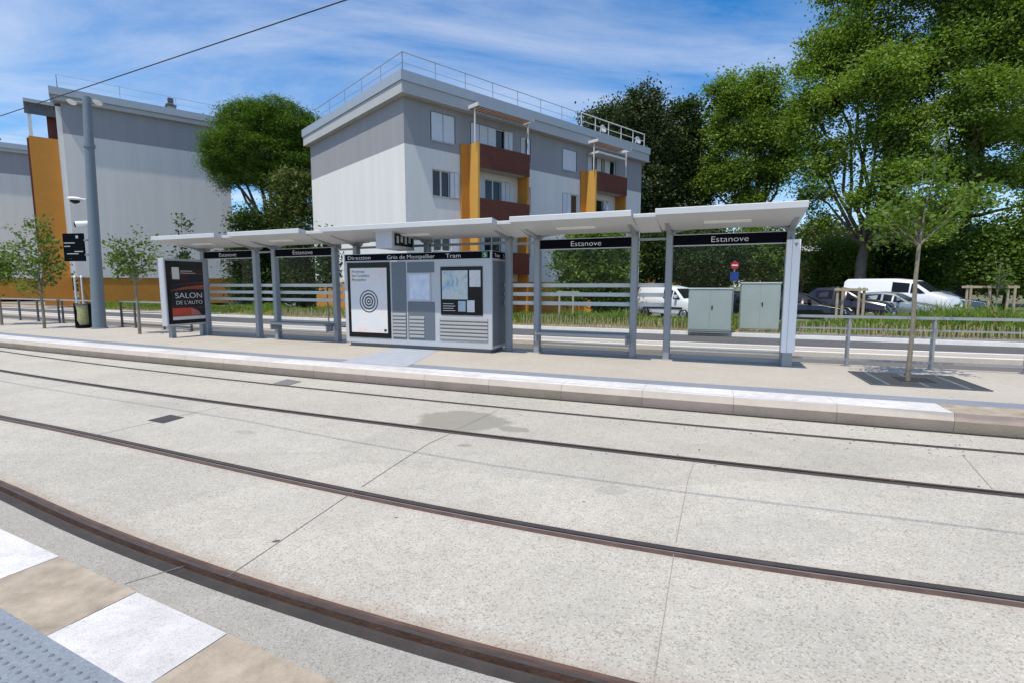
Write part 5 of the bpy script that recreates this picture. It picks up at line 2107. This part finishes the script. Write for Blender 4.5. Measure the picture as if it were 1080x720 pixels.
# no entry sign
q = at(774, 301, 26)
ns = thing('no_entry_sign', 'round red no entry sign on post above a small blue plate', 'road sign', (q[0], q[1], .03), rad(-12))
b = MB()
b.tube([(0, .03, 0), (0, .03, 3.05)], .03, M_GALV, 8)
b.build('signpost', ns)
b = MB()
n_ = 28
b.loft([[(.20 * math.cos(2 * math.pi * k / n_), y, 2.82 + .20 * math.sin(2 * math.pi * k / n_)) for k in range(n_)] for y in (-.012, .0)], mat('sign red', (.42, .012, .015), .4, var=0))
fix_normals(b.build('disc', ns))
b = MB()
b.box(-.14, .14, -.016, -.0125, 2.79, 2.85, M_WHITE)
b.build('white_bar', ns)
b = MB()
b.box(-.20, .20, -.012, 0, 2.05, 2.48, mat('sign blue', (.01, .04, .22), .4, var=0))
b.build('blue_plate', ns)

# ------------------------------------------------------------------ light
dx, dy = .10 * sa[0] + .41 * sn[0], .10 * sa[1] + .41 * sn[1]      # shadow of a 1 m stick
tosun = Vector((-dx, -dy, 1)).normalized()
elev = math.asin(tosun.z)
azim = math.atan2(tosun.x, tosun.y)        # from +Y, clockwise
sl = bpy.data.lights.new('sun', 'SUN')
sl.energy = 4.3
sl.angle = rad(.53)
sl.color = (1, .925, .80)
so = bpy.data.objects.new('sun', sl)
COL.objects.link(so)
so.rotation_euler = tosun.to_track_quat('Z', 'Y').to_euler()
so.location = (-20, -20, 60)

w = bpy.data.worlds.new('World')
scene.world = w
w.use_nodes = True
nt = w.node_tree
Lk = nt.links.new
bg = nt.nodes['Background']
sky = nt.nodes.new('ShaderNodeTexSky')
sky.sky_type = 'NISHITA'
sky.sun_disc = False
sky.sun_elevation = elev
sky.sun_rotation = azim
sky.altitude = 50
sky.air_density = 1.0
sky.dust_density = .6
sky.ozone_density = 4.0
tc = nt.nodes.new('ShaderNodeTexCoord')
sep = nt.nodes.new('ShaderNodeSeparateXYZ')
Lk(tc.outputs['Generated'], sep.inputs['Vector'])
mxz = nt.nodes.new('ShaderNodeMath')
mxz.operation = 'MAXIMUM'
mxz.inputs[1].default_value = .04
Lk(sep.outputs['Z'], mxz.inputs[0])
dv = nt.nodes.new('ShaderNodeVectorMath')
dv.operation = 'DIVIDE'
cmb = nt.nodes.new('ShaderNodeCombineXYZ')
for k in ('X', 'Y', 'Z'):
    Lk(mxz.outputs['Value'], cmb.inputs[k])
Lk(tc.outputs['Generated'], dv.inputs[0])
Lk(cmb.outputs['Vector'], dv.inputs[1])
mp = nt.nodes.new('ShaderNodeMapping')
mp.inputs['Rotation'].default_value = (0, 0, rad(32))
mp.inputs['Scale'].default_value = (.45, .95, 1)
mp.inputs['Location'].default_value = (1.7, .35, 0)
Lk(dv.outputs['Vector'], mp.inputs['Vector'])
n1 = nt.nodes.new('ShaderNodeTexNoise')
n1.inputs['Scale'].default_value = 1.1
n1.inputs['Detail'].default_value = 8
n1.inputs['Roughness'].default_value = .60
n1.inputs['Distortion'].default_value = .45
Lk(mp.outputs['Vector'], n1.inputs['Vector'])
cr_ = nt.nodes.new('ShaderNodeMapRange')
cr_.inputs['From Min'].default_value = .36
cr_.inputs['From Max'].default_value = .76
cr_.inputs['To Max'].default_value = .60
Lk(n1.outputs['Fac'], cr_.inputs['Value'])
mixc = nt.nodes.new('ShaderNodeMix')
mixc.data_type = 'RGBA'
Lk(cr_.outputs['Result'], mixc.inputs['Factor'])
hsv = nt.nodes.new('ShaderNodeHueSaturation')
hsv.inputs['Saturation'].default_value = 1.36
hsv.inputs['Value'].default_value = 1.2
Lk(sky.outputs['Color'], hsv.inputs['Color'])
Lk(hsv.outputs['Color'], mixc.inputs['A'])
mixc.inputs['B'].default_value = (6.8, 6.9, 7.1, 1)
Lk(mixc.outputs['Result'], bg.inputs['Color'])
bg.inputs['Strength'].default_value = .15

scene.view_settings.view_transform = 'Standard'
scene.view_settings.look = 'None'
scene.view_settings.exposure = 0
scene.view_settings.gamma = 1
scene.cycles.max_bounces = 8
scene.cycles.transparent_max_bounces = 16
scene.cycles.caustics_reflective = False
scene.cycles.caustics_refractive = False
